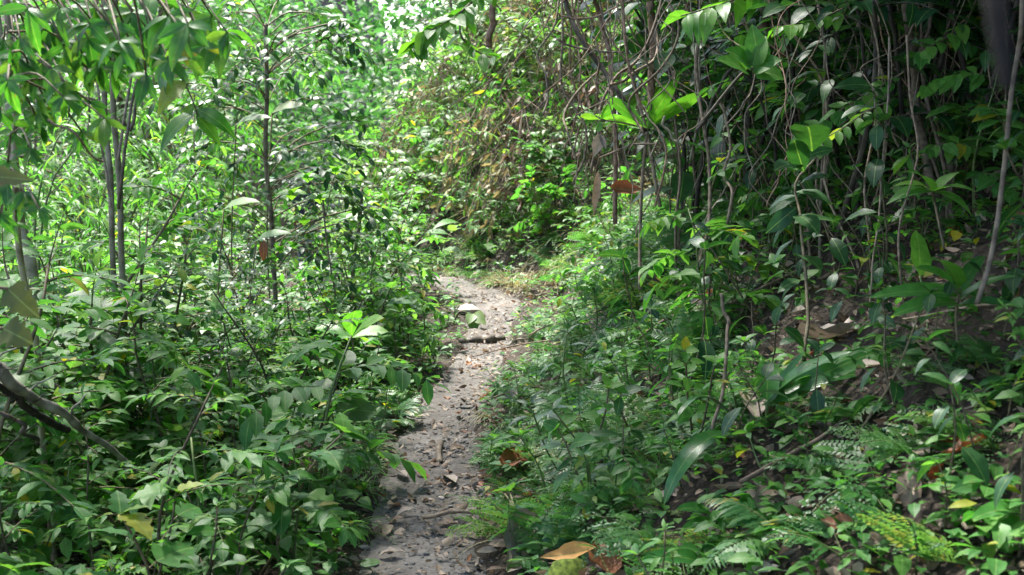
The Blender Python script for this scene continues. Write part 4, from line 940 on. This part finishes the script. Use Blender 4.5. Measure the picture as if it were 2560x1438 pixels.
# long bare twig, lying branch, stump, big fallen leaves
mb = MB(); S(mb, [(1850, 1206, 3.45), (1960, 1150, 3.5), (2060, 1090, 3.55), (2160, 1010, 3.65), (2240, 955, 3.75), (2330, 930, 3.85)], 12, 6, 24, .012, .8); single('bare_twig', 'twig', 'long bare tan twig leaning up the bank over the ferns', mb, 'vine')
mb = MB(); S(mb, [(1960, 1420, 3.3), (2060, 1340, 3.35), (2140, 1300, 3.4), (2260, 1210, 3.5)], 14, 6, 20, .015, .8); single('bare_twig', 'twig', 'thick bent twig on the soil under the big feathery fern', mb, 'vine')
mb = MB(); c = spline([G(1690, 1040, .03), G(1850, 1045, .03), G(2010, 1050, .04), G(2150, 1080, .02)], 20); tube(mb, c, .016, 7); single('fallen_branch', 'branch', 'dark rotten branch lying level behind the strap leaves', mb, 'darkbark')
def fallen(a, b_, tm, mt, W, lab, up=(0, -.5, 1), lift=.03):
    mb = MB(); LB(mb, tm, G(*a, lift), G(*b_, lift + .02), up, W); single('large_fallen_leaf', 'dead leaf', lab, mb, mt)
fallen((1362, 1284), (1268, 1430), L_DRY2, 'drypale', .9, 'long pale grey fallen leaf propped at the path edge', (.4, -.8, .6), .07)
fallen((1490, 1368), (1350, 1394), L_DRY2, 'dryorange', .7, 'curled orange fallen leaf on the mossy stump', (0, -.7, .6), .10)
fallen((1530, 1440), (1490, 1350), L_DRY2, 'dryred', 1.2, 'dark red-brown curled leaf behind the orange one', (.3, -.8, .4), .08)
fallen((1320, 1130), (1240, 1165), L_DRY2, 'dryred', .8, 'rusty drooping dead leaf over the bank edge', (0, -.6, .8), .08)
fallen((2010, 838), (2140, 808), L_DRY2, 'drypale', 1.0, 'large yellowish dead leaf on the soil below the drooping dark leaves', (0, -.5, 1), .04)
fallen((1890, 1050), (1862, 975), L_DRY, 'drypale', .6, 'pale curled dead leaf standing beside the ginger plant', (0, -1, .4), .05)
fallen((1945, 1220), (1880, 1295), L_DRY, 'dry', 1.0, 'brown ribbed dead leaf under the big feathery fern', (0, -.7, .8), .05)
fallen((1108, 1190), (1140, 1206), L_LIT, 'drypale', .75, 'pale tan leaf flat in the middle of the path', (0, 0, 1), .018)
fallen((992, 1178), (1016, 1190), L_LIT, 'drypale', .75, 'curled pale leaf at the valley side of the path', (0, 0, 1), .025)
fallen((990, 1290), (1040, 1270), L_DRY, 'drypale', .8, 'broad pale leaf near the lower valley edge of the path', (0, 0, 1), .018)
fallen((945, 1390), (1015, 1380), L_DRY, 'drypale', .8, 'flat greyish leaf lowest on the path', (0, 0, 1), .018)
fallen((1060, 1255), (1090, 1250), L_DRY, 'drypale', .8, 'small cupped pale leaf on the lower path', (0, 0, 1), .02)
mb = MB(); c = spline([G(1100, 1158, .02), G(1096, 1130, .022), G(1102, 1106, .02)], 12); tube(mb, c, np.linspace(.014, .016, 12), 7); single('path_stick', 'stick', 'short stout stick lying lengthways on the path', mb, 'bark')
mb = MB(); b0 = G(1425, 1437); tube(mb, A([b0 + A([0, 0, -.08]), b0 + A([.0, .01, .0]), b0 + A([.0, .02, .035]), b0 + A([0.0, .03, .05])]), [.10, .075, .055, .02], 10)
single('mossy_stump', 'stump', 'low mossy stump under the curled orange leaf', mb, 'moss')

# dark step across the path
mb = MB(); c = spline([G(1150, 860, -.01), G(1185, 852, .02), G(1220, 850, .035), G(1252, 848, .02)], 16); c = wander(c, .02, 3.3, 6); tube(mb, c, .028 + .012 * np.sin(np.arange(16) * 1.3), 8)
single('step_root', 'root', 'dark root forming a small step across the path before the bend', mb, 'darkbark')
mb = MB(); put(mb, ROCK[1], (G(1170, 775, .03))[None], A([[1, .2, 0]]), A([[0, 0, 1.]]), .10); single('boulder', 'stone', 'grey-brown stone at the valley side of the bright path bend', mb, 'stone', False)
# stalked leaves at the path edge
st, lf = MB(), MB(); b0 = G(1130, 815); S(st, [(*proj(b0)[:2], proj(b0)[2]), (1150, 780, 8.9), (1180, 790, 8.9)], 6)
for b_ in [(1185, 835), (1215, 812), (1170, 812)]: LB(lf, L_OVA, P(1182, 785, 8.9), P(*b_, 8.8), (0, -.8, .7), 1.1)
thing_('lobed_leaf_plant', 'plant', 'thin stalk with a bluish lobed leaf drooping over the path bend', [('stalk', st, 'stem'), ('foliage', lf, 'pale')])
st, lf = MB(), MB(); b0 = G(930, 1437); q = P(900, 1412, proj(b0)[2] - .03); tube(st, spline([b0, (b0 + q) / 2 + A([.02, 0, 0]), q], 6), .003, 4); LB(lf, L_ROU, q, P(952, 1404, proj(b0)[2]), (0, -.35, 1), .62)
thing_('round_leaf_plant', 'seedling', 'single round pale green leaf on a short stalk at the path edge', [('stalk', st, 'greenstem'), ('leaf', lf, 'bright')])
for (cx, cy, d, r_, lab, mt) in [(880, 825, 6.4, 95, 'bright yellow-green rosette of wide leaves beside the path', 'bright'), (1000, 760, 7.6, 60, 'small bright rosette behind the path-side one', 'bright')]:
    st, lf = MB(), MB(); c0 = P(cx, cy + 20, d); gz = T1(c0[0], c0[1]); tube(st, spline([A([c0[0] + .03, c0[1], gz - .02]), (A([c0[0], c0[1], gz]) + c0) / 2 + A([.02, 0, 0]), c0], 8), .006, 5)
    for k in range(7):
        a = k * .9 + .3; LB(lf, L_OBO, c0, P(cx + r_ * math.cos(a), cy - 8 + r_ * .42 * math.sin(a), d + .15 * math.sin(a)), (0, -.35, 1), 1.35)
    thing_('path_rosette', 'plant', lab, [('stem', st, 'stem'), ('foliage', lf, mt)])

# leaning mossy log and its thin dead neighbours
def bough(name, cat, lab, pts, w, mt, taper=1.0):
    mb = MB(); c = wander(spline([P(*q) for q in pts], 60), .016, len(pts) + w, 7); r_ = w / 2 * 3.6 / F
    tube(mb, c, r_ * np.linspace(1, taper, 60) * (1 + .35 * vn(np.arange(60) * .33, np.arange(60) * 0 + w, 81) + .25 * vn(np.arange(60) * 1.1, np.arange(60) * 0 + w, 82)), 11)
    for t_ in (.2, .45, .62): tube(mb, wander(spline([at(c, t_) - A([0, 0, r_ * .3]), at(c, t_) + A([.02, -.05, r_ * 2.2]), at(c, t_) + A([.08, -.02, r_ * 4])], 8), .03, t_ * 9), np.linspace(.28, .08, 8) * r_, 5)
    single(name, cat, lab, mb, mt)
bough('leaning_log', 'log', 'thick mossy log slanting down into the valley shrubs', [(-90, 870, 3.4), (20, 950, 3.5), (110, 1010, 3.7), (220, 1085, 3.95), (330, 1185, 4.3)], 36, 'log', .4)
bough('dead_bough', 'branch', 'dark thin bough sloping just under the mossy log', [(-60, 940, 3.4), (40, 1000, 3.6), (150, 1075, 3.9)], 22, 'darkbark')
bough('dead_bough', 'branch', 'slender dark stick slanting lowest beneath the mossy log', [(-40, 1010, 3.5), (50, 1055, 3.6), (110, 1110, 3.8)], 11, 'darkbark')
bough('dead_bough', 'branch', 'shadowed bough lying behind the mossy log', [(30, 930, 4.4), (130, 975, 4.5), (260, 1050, 4.7)], 30, 'darkbark')

# valley-side trunks
def down(pts, n=3):
    """carry a trunk on down to the ground below its last photo point"""
    q = P(*pts[-1]); z = T1(q[0], q[1]); o = [P(*p_) for p_ in pts]
    for k in range(1, n + 1): o.append(A([q[0] + .01 * k, q[1] - .01 * k, q[2] + (z - .05 - q[2]) * k / n]))
    return A(o)
def ptrunk(mb, pts, wpx, k=7, n=36, amp=.02, taper=1.2):
    c = wander(spline(down(pts), n), amp, rng.random() * 99, 6); r = wpx / 2 * pts[0][2] / F; tube(mb, c, np.linspace(r, r * taper, n), k); return c
def up_crown(lf, st, c, z0, nsp, ln, L, tm, nl):
    for k in range(nsp):
        a = rng.random() * 6.3; t = rng.random() * z0
        spray(st, lf, at(c, t), (math.cos(a), math.sin(a), .3), ln * rng.uniform(.6, 1.1), nl, L, tm, .005, .4)
for pts, w, lab in [([(258, -120, 5.6), (262, 60, 5.6), (266, 220, 5.6), (268, 380, 5.6), (274, 560, 5.6)], 13, 'pale straight trunk, the one nearer the drooping leaflets of the pair'),
                    ([(292, -120, 5.7), (291, 60, 5.7), (286, 220, 5.7), (292, 400, 5.7), (296, 610, 5.7)], 14, 'pale lichened trunk with dark stems fanning from its side')]:
    tr, cr, tw_ = MB(), MB(), MB(); c = ptrunk(tr, pts, w); top = c[0]
    up = spline([top, top + A([.05, .1, .8]), top + A([.0, .2, 1.7])], 10); tube(tr, up, np.linspace(.02, .008, 10), 6); up_crown(cr, tw_, up[3:], 1.0, 7, .8, .16, L_LONG, 8)
    thing_('slim_tree', 'tree', lab, [('trunk', tr, 'palebark'), ('twigs', tw_, 'stem'), ('crown', cr, 'droop')])
for pts, w, lab in [([(395, 40, 5.3), (370, 130, 5.3), (330, 280, 5.3), (305, 420, 5.3), (297, 520, 5.4)], 9, 'dark thin stem fanning widest from the twin pale trunks'), ([(352, 30, 5.5), (335, 130, 5.5), (308, 280, 5.5), (296, 400, 5.5)], 8, 'dark thin stem rising steeply beside the pale lichened trunk'), ([(234, 60, 5.3), (238, 180, 5.3), (245, 320, 5.3), (262, 430, 5.3), (270, 520, 5.3)], 7, 'dark slender stem on the outer side of the twin trunks'),
                    ([(350, 90, 5.4), (345, 170, 5.4), (330, 280, 5.4), (318, 330, 5.4)], 9, 'mottled stem between the fanning dark ones')]:
    mb = MB(); S(mb, pts, w * .8, 5, 28, .012, 1.3); single('slender_shoot', 'stem', lab, mb, 'bark')
tr = MB(); c = ptrunk(tr, [(52, 560, 6.5), (70, 700, 6.5), (78, 850, 6.5)], 30, 7, 30, .02); up = spline([c[0], c[0] + A([-.1, .1, 1.0]), c[0] + A([-.3, .2, 2.2])], 10); tube(tr, up, .024, 6); single('whitish_stem', 'tree trunk', 'whitish trunk standing behind the crooked one', tr, 'palebark')

# near sapling with drooping leaflets
tr, tw_, lf = MB(), MB(), MB()
c = ptrunk(tr, [(10, -60, 3.7), (20, 60, 3.75), (30, 180, 3.8), (38, 330, 3.9), (40, 480, 4.0), (46, 580, 4.1), (60, 690, 4.2), (80, 800, 4.3), (96, 930, 4.4)], 17, 7, 44, .012)
L_LFT = leaf_t(7, lambda t: .155 * np.sin(pi * t ** .85) ** .9, .18, .7, .05)
def digit(stpt, hub, leaves, d, L, tm=L_LFT, jit=.06):
    tube(tw_, spline([stpt, (stpt + hub) / 2 + A([0, 0, .03]), hub], 7), .003, 4)
    for ang, ln in leaves:
        b_ = hub + L * ln * A([math.sin(ang), rng.normal(-.05, .2), -math.cos(ang)])
        LB(lf, tm, hub, b_, (rng.normal(0, .5), -1, .6), rng.uniform(.9, 1.25), None, .3)
P3 = lambda x, y: P(x, y, 3.3 + rng.normal(0, .25))
fan = [(-1.2, .8), (-.7, 1.0), (-.2, 1.1), (.3, 1.05), (.8, .9), (1.3, .7)]
for hub, src, L in [(h_, s_3, l_ * f_) for f_, ox, oy in ((.5, 0, 0), (.44, 38, 42), (.44, -20, 75)) for h_, s_3, l_ in [((hx + ox, hy + oy), s_4, l0) for (hx, hy), s_4, l0 in [((90, 100), (22, 80), .17), ((130, 60), (24, 20), .17), ((225, 255), (60, 200), .16), ((60, 270), (33, 230), .14), ((130, 170), (30, 150), .16), ((40, 330), (36, 330), .13), ((180, 40), (60, -40), .2), ((240, 20), (100, -60), .2), ((330, 30), (200, -80), .22), ((420, 40), (300, -80), .2), ((470, 60), (380, -80), .2), ((120, 200), (33, 190), .15), ((10, 100), (20, 80), .18), ((70, 20), (20, -10), .18), ((385, 110), (330, -20), .17), ((20, 200), (30, 180), .15), ((270, 90), (200, -40), .17), ((180, 130), (60, 60), .17), ((95, 240), (36, 240), .15), ((150, 20), (40, -40), .18), ((225, 60), (120, -30), .17), ((300, 100), (240, -60), .15), ((45, 150), (30, 130), .17), ((60, 60), (22, 20), .17), ((530, 40), (420, -60), .17), ((20, 460), (38, 440), .14), ((60, 480), (38, 470), .13)]]]:
    digit(P3(*src), P3(*hub), [(a + rng.normal(0, .25), l * rng.uniform(.8, 1.1)) for a, l in fan if rng.random() < .85], 3.0, L)
thing_('drooping_sapling', 'sapling', 'near sapling with hand-shaped clusters of long drooping leaflets', [('trunk', tr, 'palebark'), ('twigs', tw_, 'stem'), ('foliage', lf, 'droop')])
# yellowish leaf branch beside it
hero_spray('leafy_branch', 'yellow-tinged branch of long leaves slanting past the twin pale trunks', [(330, -60, 3.6), (420, 20, 3.6), (500, 60, 3.6), (560, 90, 3.6)], 12, L_LONG, 'bright', 3.6, .19, 6)
hero_spray('leafy_branch', 'branch of long pale leaves hanging lower past the twin pale trunks', [(360, 60, 4.0), (430, 150, 4.0), (480, 250, 4.0), (500, 300, 4.0)], 11, L_LONG, 'droop', 4, .17, 6)
# big blurred leaves right beside the viewer
for px, py, qx, qy, d, lab, W in [(20, 722, 100, 795, 2.6, 'brownish lobed leaf hanging beside the crooked trunk, upper of two', 1.0), (8, 822, 85, 862, 2.6, 'brown lobed leaf hanging beside the crooked trunk, lower of two', 1.3), (-60, 440, 88, 452, 2.6, 'wide yellow-green leaf reaching in across the crooked trunk', .55)]:
    st, lf2 = MB(), MB(); a, b_ = P(px, py, d), P(qx, qy, d); LB(lf2, L_LOB, a, b_, (0, -.8, .5), W); tube(st, spline([a, a + A([-.25, .02, -.08]), A([a[0] - .35, a[1] + .05, T1(a[0] - .35, a[1]) - .02])], 10), .004, 4)
    thing_('lobed_leaf', 'leafy stalk', lab, [('stalk', st, 'stem'), ('leaf', lf2, 'olive')])

# dark small-leaved sapling in the middle
tr, tw_, lf = MB(), MB(), MB()
c = ptrunk(tr, [(664, 60, 8.0), (666, 180, 8.0), (671, 330, 8.0), (676, 500, 8.0), (680, 650, 8.0)], 11, 7, 36, .025)
for k in range(46):
    t = rng.random() * .62; a = rng.random() * 6.3; p = at(c, t); q = p + rng.uniform(.2, .62) * A([math.cos(a), .8 * math.sin(a), .3 + .3 * rng.random()])
    tube(tw_, spline([p, (p + q) / 2 + A([0, 0, .04]), q], 6), .005, 4, cap=False)
    for j in range(3): spray(tw_, lf, q, (math.cos(a + rng.normal(0, .8)), math.sin(a + rng.normal(0, .8)), rng.uniform(-.5, .4)), rng.uniform(.22, .42), 8, .095, L_ELL, .003, .4)
thing_('dark_sapling', 'sapling', 'slender dark sapling with many small glossy leaves beside the path bend', [('trunk', tr, 'bark'), ('twigs', tw_, 'stem'), ('crown', lf, 'dark')])
tr, tw_, lf = MB(), MB(), MB()
c = ptrunk(tr, [(905, 470, 8.6), (900, 560, 8.6), (885, 640, 8.6), (880, 690, 8.6)], 9, 6, 24, .02)
for k in range(15):
    a = rng.random() * 6.3; p = at(c, rng.random() * .55); spray(tw_, lf, p, (math.cos(a), math.sin(a), .3), rng.uniform(.3, .6), 9, .09, L_ELL, .004, .5)
thing_('dark_sapling', 'sapling', 'short bushy dark-leaved sapling between the small-leaved one and the bank', [('trunk', tr, 'bark'), ('twigs', tw_, 'stem'), ('crown', lf, 'dark')])
mb = MB(); LB(mb, L_LAN, P(660, 600, 7.8), P(662, 662, 7.8), (0, -1, 0), 1.3); single('seed_pod', 'pod', 'red-brown pod-like dead leaf hanging beside the small-leaved sapling trunk', mb, 'dryred')
# climber with round yellow-green leaves on a wire-thin stem
st, lf = MB(), MB(); q0 = P(815, 540, 7.2); S(st, [(808, 500, 7.2), (812, 560, 7.2), (825, 660, 7.2), (840, 740, 7.2)], 5)
for cx, cy, r_ in [(800, 492, 42), (730, 482, 45), (760, 545, 45), (735, 612, 26), (700, 622, 26), (768, 440, 40), (840, 425, 30)]:
    h_ = P(cx, cy + 5, 7.2); tube(st, spline([q0, (q0 + h_) / 2 + A([0, 0, .03]), h_], 6), .003, 4)
    for k in range(5):
        a = k * 1.257 + .3; LB(lf, L_OVA, h_, P(cx + r_ * math.cos(a), cy + r_ * .42 * math.sin(a), 7.2 + .08 * math.sin(a)), (0, -.35, 1), 1.5)
thing_('round_leaf_climber', 'climber', 'thin climber with wide yellow-green star-shaped leaves in front of the sapling', [('stem', st, 'vine'), ('foliage', lf, 'bright')])
for px, py, d, a, lab in [(690, 590, 7.4, .1, 'whitish shiny leaf beside the small-leaved sapling trunk'), (640, 300, 7.6, -.4, 'pale shiny leaf pointing down above the round yellow-green leaves'), (730, 270, 7.8, .2, 'large pale leaf catching the light high by the sapling'), (610, 510, 7.0, .3, 'pale folded leaf over the valley shrubs')]:
    st, lf = MB(), MB(); h_ = P(px - 50, py + 12, d); e_ = P(px + 40, py - 5, d - .05); LB(lf, L_OVA, h_, e_, (-.1, -.35, 1), 1.0); z = T1(h_[0], h_[1]); tube(st, spline([h_, A([h_[0] - .06, h_[1] + .03, (h_[2] + z) / 2]), A([h_[0] - .03, h_[1] + .05, z - .03])], 10), .005, 4)
    thing_('pale_leaf_plant', 'plant', lab, [('stem', st, 'stem'), ('leaf', lf, 'pale')])

# broad-leaved plants in the sun below the bank
for cx, cy, d, r_, n, tm, mt, lab in [(1180, 545, 12.2, 85, 14, L_LONG, 'lush', 'clump of broad sunny leaves below the bank'), (1230, 500, 12.7, 80, 12, L_LAN, 'lush', 'tall leafy stems with narrow leaves on the sunny bank'), (1310, 480, 12.0, 75, 9, L_LAN, 'bright', 'yellow-green long-leaved plant beside the sunny clump'), (1360, 440, 11.8, 60, 8, L_LONG, 'bright', 'bright leafy top higher up beside the sunny clump'), (960, 640, 10.5, 80, 12, L_ELL, 'lush', 'low leafy plant in the sun between sapling and bank')]:
    st, lf = MB(), MB(); c0 = P(cx, cy + r_ * .8, d); c0[2] = T1(c0[0], c0[1]) - .02; hh = A([0, 0, 1.]) * (P(cx, cy, d)[2] - c0[2])
    for k in range(n):
        a = k * 2.4; tpos = c0 + hh * rng.uniform(.25, 1.0) + rng.uniform(.08, .3) * A([math.cos(a), math.sin(a), 0]); tube(st, spline([c0, (c0 + tpos) / 2 + rv(1, .02)[0], tpos], 6), .004, 4)
        put(lf, tm, tpos[None], A([[math.cos(a), math.sin(a) - .3, .25]]), A([[0, -.2, 1]]) + rv(1, .2), r_ * d / F * rng.uniform(.75, 1.1), 1.0)
    thing_('sunny_plant', 'plant', lab, [('stems', st, 'greenstem'), ('foliage', lf, mt)])

for k, (px, py) in enumerate([(2200, 1230), (2370, 1340), (2470, 1220), (2290, 1432), (2130, 1150), (2500, 1080), (2420, 1010), (2540, 1400), (2240, 1050), (2060, 1200), (2330, 920), (2520, 860), (1700, 1400), (1560, 1230)]):
    pr, h = drk[k % 5] if k % 3 else random.choice(fer); b0 = G(px, py); kk = random.uniform(.45, .7) if k % 3 else 1.0
    dup(pr, b0 - A([0, 0, .015]), random.random() * 6.28, kk, f"{size_word(h * kk)} {['plant', 'fern'][k % 3 == 0]} with {['dark glossy', 'lacy green'][k % 3 == 0]} leaves {where(b0 + A([0, 0, .1]))}", 'ferns beside the path' if k % 3 == 0 else 'dark glossy-leaved plants on the bank', (random.gauss(0, .15), random.gauss(0, .15)))
# ------------------------------------------------------------------ walker, mostly hidden behind leaves
def skin(name, pts, edges, mat, parent, sub=2):
    me = bpy.data.meshes.new(name); me.from_pydata([p_[:3] for p_ in pts], edges, []); me.materials.append(mat)
    o = obj(name, me, parent); sk = o.modifiers.new('skin', 'SKIN'); sk.use_smooth_shade = True
    for v, p_ in zip(me.skin_vertices[0].data, pts): v.radius = (p_[3], p_[4] if len(p_) > 4 else p_[3])
    me.skin_vertices[0].data[0].use_root = True
    ss = o.modifiers.new('sub', 'SUBSURF'); ss.levels = ss.render_levels = sub
    return o
def flat(name, c, rough=.7):
    m, t, N, L = nt(name); no = N.new('ShaderNodeTexNoise'); no.inputs['Scale'].default_value = 25
    rp = ramp(N, [(.3, tuple(x * .8 for x in c)), (.7, c)]); L.new(no.outputs[0], rp.inputs[0])
    pb = N.new('ShaderNodeBsdfPrincipled'); L.new(rp.outputs[0], pb.inputs[0]); pb.inputs['Roughness'].default_value = rough
    o = N.new('ShaderNodeOutputMaterial'); L.new(pb.outputs[0], o.inputs[0]); return m
wx = P(768, 600, 21.0); wz = T1(wx[0], wx[1])
per = empty('person', (wx[0], wx[1], wz), 'walker in a navy top with bare forearms going away behind the leaves', 'person')
bp_ = [(0, 0, .92, .13, .11), (0, 0, 1.12, .12, .10), (0, .01, 1.33, .15, .11), (0, .01, 1.45, .07, .07), (0, .02, 1.53, .052), (0, .03, 1.62, .085, .095), (0, .03, 1.70, .075, .085),
       (.17, .01, 1.40, .055), (.22, -.03, 1.13, .042), (.21, .07, .90, .030), (-.17, .01, 1.40, .055), (-.22, .0, 1.13, .042), (-.21, .12, .92, .030),
       (.09, 0, .86, .085), (.09, .10, .50, .058), (.09, .02, .09, .042), (.10, .14, .04, .035), (-.09, 0, .86, .085), (-.09, -.02, .50, .058), (-.09, -.22, .14, .042), (-.10, -.12, .05, .035),
       (.21, .09, .82, .030, .018), (-.21, .15, .84, .030, .018)]
be = [(0, 1), (1, 2), (2, 3), (3, 4), (4, 5), (5, 6), (2, 7), (7, 8), (8, 9), (2, 10), (10, 11), (11, 12), (0, 13), (13, 14), (14, 15), (15, 16), (0, 17), (17, 18), (18, 19), (19, 20), (9, 21), (12, 22)]
for hnd, sx, y0, z0 in ((21, .21, .09, .82), (22, -.21, .15, .84)):
    for k in range(4):
        o_ = -.03 + .02 * k; n0 = len(bp_); bp_ += [(sx, y0 + o_, z0 - .045, .0085), (sx + .004 * (k - 1.5), y0 + o_ + .008, z0 - .085 + .006 * abs(k - 1.5), .0075)]; be += [(hnd, n0), (n0, n0 + 1)]
    n0 = len(bp_); sg = -1 if sx > 0 else 1; bp_ += [(sx + sg * .02, y0 + .035, z0 + .0, .010), (sx + sg * .03, y0 + .05, z0 - .035, .008)]; be += [(hnd, n0), (n0, n0 + 1)]
skin('body', bp_, be, flat('brown_skin', (.20, .10, .06), .5), per)
skin('shirt', [(0, 0, .88, .155, .125), (0, 0, 1.12, .145, .12), (0, .01, 1.33, .17, .125), (0, .01, 1.44, .085, .085), (.17, .01, 1.40, .075), (.21, -.02, 1.20, .06), (-.17, .01, 1.40, .075), (-.21, 0, 1.20, .06)], [(0, 1), (1, 2), (2, 3), (2, 4), (4, 5), (2, 6), (6, 7)], flat('navy_cloth', (.012, .016, .05)), per)
skin('trousers', [(0, 0, .92, .14, .12), (.09, 0, .84, .105), (.09, .10, .50, .078), (.09, .03, .12, .065), (-.09, 0, .84, .105), (-.09, -.02, .50, .078), (-.09, -.20, .18, .065)], [(0, 1), (1, 2), (2, 3), (0, 4), (4, 5), (5, 6)], flat('dark_cloth', (.02, .03, .04)), per)
skin('hair', [(0, .0, 1.60, .07, .075), (0, .015, 1.67, .092, .10), (0, .02, 1.73, .06, .07)], [(0, 1), (1, 2)], flat('black_hair', (.01, .008, .007), .4), per)
# ================================================================== UNSEEN CANOPY, PLACED TO SHADE THE NEAR PATH AND DARKEN THE BANK
SUN_EL, SUN_AZ = math.radians(60), math.radians(-28)     # azimuth from +Y towards +X
sd = A([math.sin(SUN_AZ) * math.cos(SUN_EL), math.cos(SUN_AZ) * math.cos(SUN_EL), math.sin(SUN_EL)])
GAPS = [(P(1610, 290, 6.0), .55), (P(1890, 150, 4.5), .45), (P(1100, 80, 5.7), .5), (P(1780, 20, 5.0), .4), (P(2000, 60, 4.8), .3), (P(1240, 600, 10), .8), (P(1700, 730, 6), .3), (P(2300, 640, 4), .22), (P(1440, 1390, 3.8), .2), (P(900, 820, 6.4), .35), (P(420, 1100, 4.5), .12)]  # crown leaves on these sun rays are removed to put sunflecks on chosen plants
def unseen_shade_tree(bx, by, x, y, h, R, n, thick, lab, L=.36):
    tr, cr = MB(), MB(); z0 = T1(bx, by); z = h; c = wander(spline([(bx, by, z0 - .2), (bx * .8 + x * .2, by * .8 + y * .2, z0 + (h - z0) * .5), (x, y, h)], 12), .25, rng.random() * 50, 3)
    tube(tr, c, np.linspace(.16, .05, 12), 9)
    for k in range(9):
        a = k * 2.4; p = at(c, .6 + .38 * k / 9); q = A([x, y, h]) + R * .8 * A([math.cos(a), math.sin(a), .06]); tube(tr, wander(spline([p, (p + q) / 2 + A([0, 0, .2]), q], 8), .15, k * 3.1), np.linspace(.05, .012, 8), 5)
    r = R * np.sqrt(rng.random(n)); a = rng.random(n) * 6.3
    pos = np.stack([x + r * np.cos(a), y + r * np.sin(a), h + thick * (rng.random(n) - .4) * np.sqrt(1.02 - (r / R) ** 2) * 2], -1)
    ok = vn(pos[:, 0] * 1.1, pos[:, 1] * 1.1, 77) > -.40
    for g_, rad in GAPS:
        v = pos - g_; perp = v - (v @ sd)[:, None] * sd; ok &= np.linalg.norm(perp, axis=1) > rad
    pos = pos[ok]
    put(cr, L_ELL_LO, pos, rv(len(pos)) * A([1, 1, .35]), A([0, 0, 1]) + rv(len(pos), .35), L * rng.uniform(.6, 1.2, len(pos)), 1.2)
    return thing_('unseen_shade_tree', 'tree', lab, [('trunk', tr, 'bark'), ('crown', cr, 'mid')], 'unseen trees placed to shade path and bank')
for args in [(5.2, 5.5, 4.4, 5.2, 8.0, 4.0, 3200, 1.3, 'unseen shade tree overhanging the dark bank'), (6.6, 13.8, 2.6, 12.0, 9.5, 3.0, 2400, 1.3, 'unseen shade tree rooted high on the bank'), (-8.2, 5.4, -7.2, 5.4, 8.0, 3.8, 2600, 2.2, 'tall unseen tree added to block sky light from the outer valley side'), (-4.9, 9.4, -2.4, 8.6, 8.4, 2.2, 420, 1.3, 'unseen shade tree on the valley side leaning over the path'), (4.9, 11.3, 0.1, 9.2, 8.0, 2.6, 3900, .9, 'unseen tree leaning out from the bank, added to shade its slope'), (3.4, 2.0, 3.0, 2.6, 3.9, 2.6, 4600, .6, 'unseen shade tree standing nearest the viewer on the bank'), (4.1, 7.4, 3.4, 6.3, 4.0, 3.4, 8200, .7, 'unseen low dense tree added to darken the upper bank'), (5.2, 10.6, 4.4, 10.4, 6.4, 3.3, 3600, 1.0, 'unseen dense shade tree behind the low one on the upper bank')]:
    unseen_shade_tree(*args)

# ================================================================== LIGHT, CAMERA, RENDER SETTINGS
w = bpy.data.worlds.new('World'); sc.world = w; w.use_nodes = True
n = w.node_tree.nodes; bg = n['Background']
sky = n.new('ShaderNodeTexSky'); sky.sky_type = 'NISHITA'; sky.sun_disc = False
sky.sun_elevation = SUN_EL; sky.sun_rotation = SUN_AZ; sky.air_density = 1.0; sky.dust_density = 2.2; sky.ozone_density = 1.0
w.node_tree.links.new(sky.outputs[0], bg.inputs[0]); bg.inputs[1].default_value = .12
sl = bpy.data.lights.new('sun', 'SUN'); sl.energy = 3.9; sl.angle = math.radians(7); sl.color = (1, .97, .91)
so = bpy.data.objects.new('sun', sl); col.objects.link(so); so.rotation_euler = Vector(sd).to_track_quat('Z', 'Y').to_euler(); so.location = (0, 0, 30)
cam = bpy.data.cameras.new('camera'); co = bpy.data.objects.new('camera', cam); col.objects.link(co)
cam.sensor_width = 23.6; cam.lens = 23.6 * F / 2560; cam.clip_start = .02; cam.clip_end = 500
co.location = CAM; co.rotation_euler = (pi / 2 - PITCH, 0, 0); sc.camera = co
cam.dof.use_dof = True; cam.dof.focus_distance = 5.4; cam.dof.aperture_fstop = 3.5
sc.view_settings.view_transform = 'Standard'; sc.view_settings.look = 'None'; sc.view_settings.gamma = 1; sc.view_settings.exposure = 2.22
sc.render.engine = 'CYCLES'
cy = sc.cycles; cy.max_bounces = 7; cy.diffuse_bounces = 2; cy.glossy_bounces = 2; cy.transmission_bounces = 4; cy.transparent_max_bounces = 4
cy.caustics_reflective = False; cy.caustics_refractive = False; cy.sample_clamp_indirect = 6; cy.use_adaptive_sampling = True; cy.adaptive_threshold = .02
cy.use_denoising = True; cy.denoiser = 'OPENIMAGEDENOISE'
for o in list(sc.objects):
    if 'used' in o: del o['used']
    if 'words' in o: del o['words']
    if o.location.z == -50 and o.parent is None:      # a prototype never placed
        for ch in list(o.children): bpy.data.objects.remove(ch)
        bpy.data.objects.remove(o)
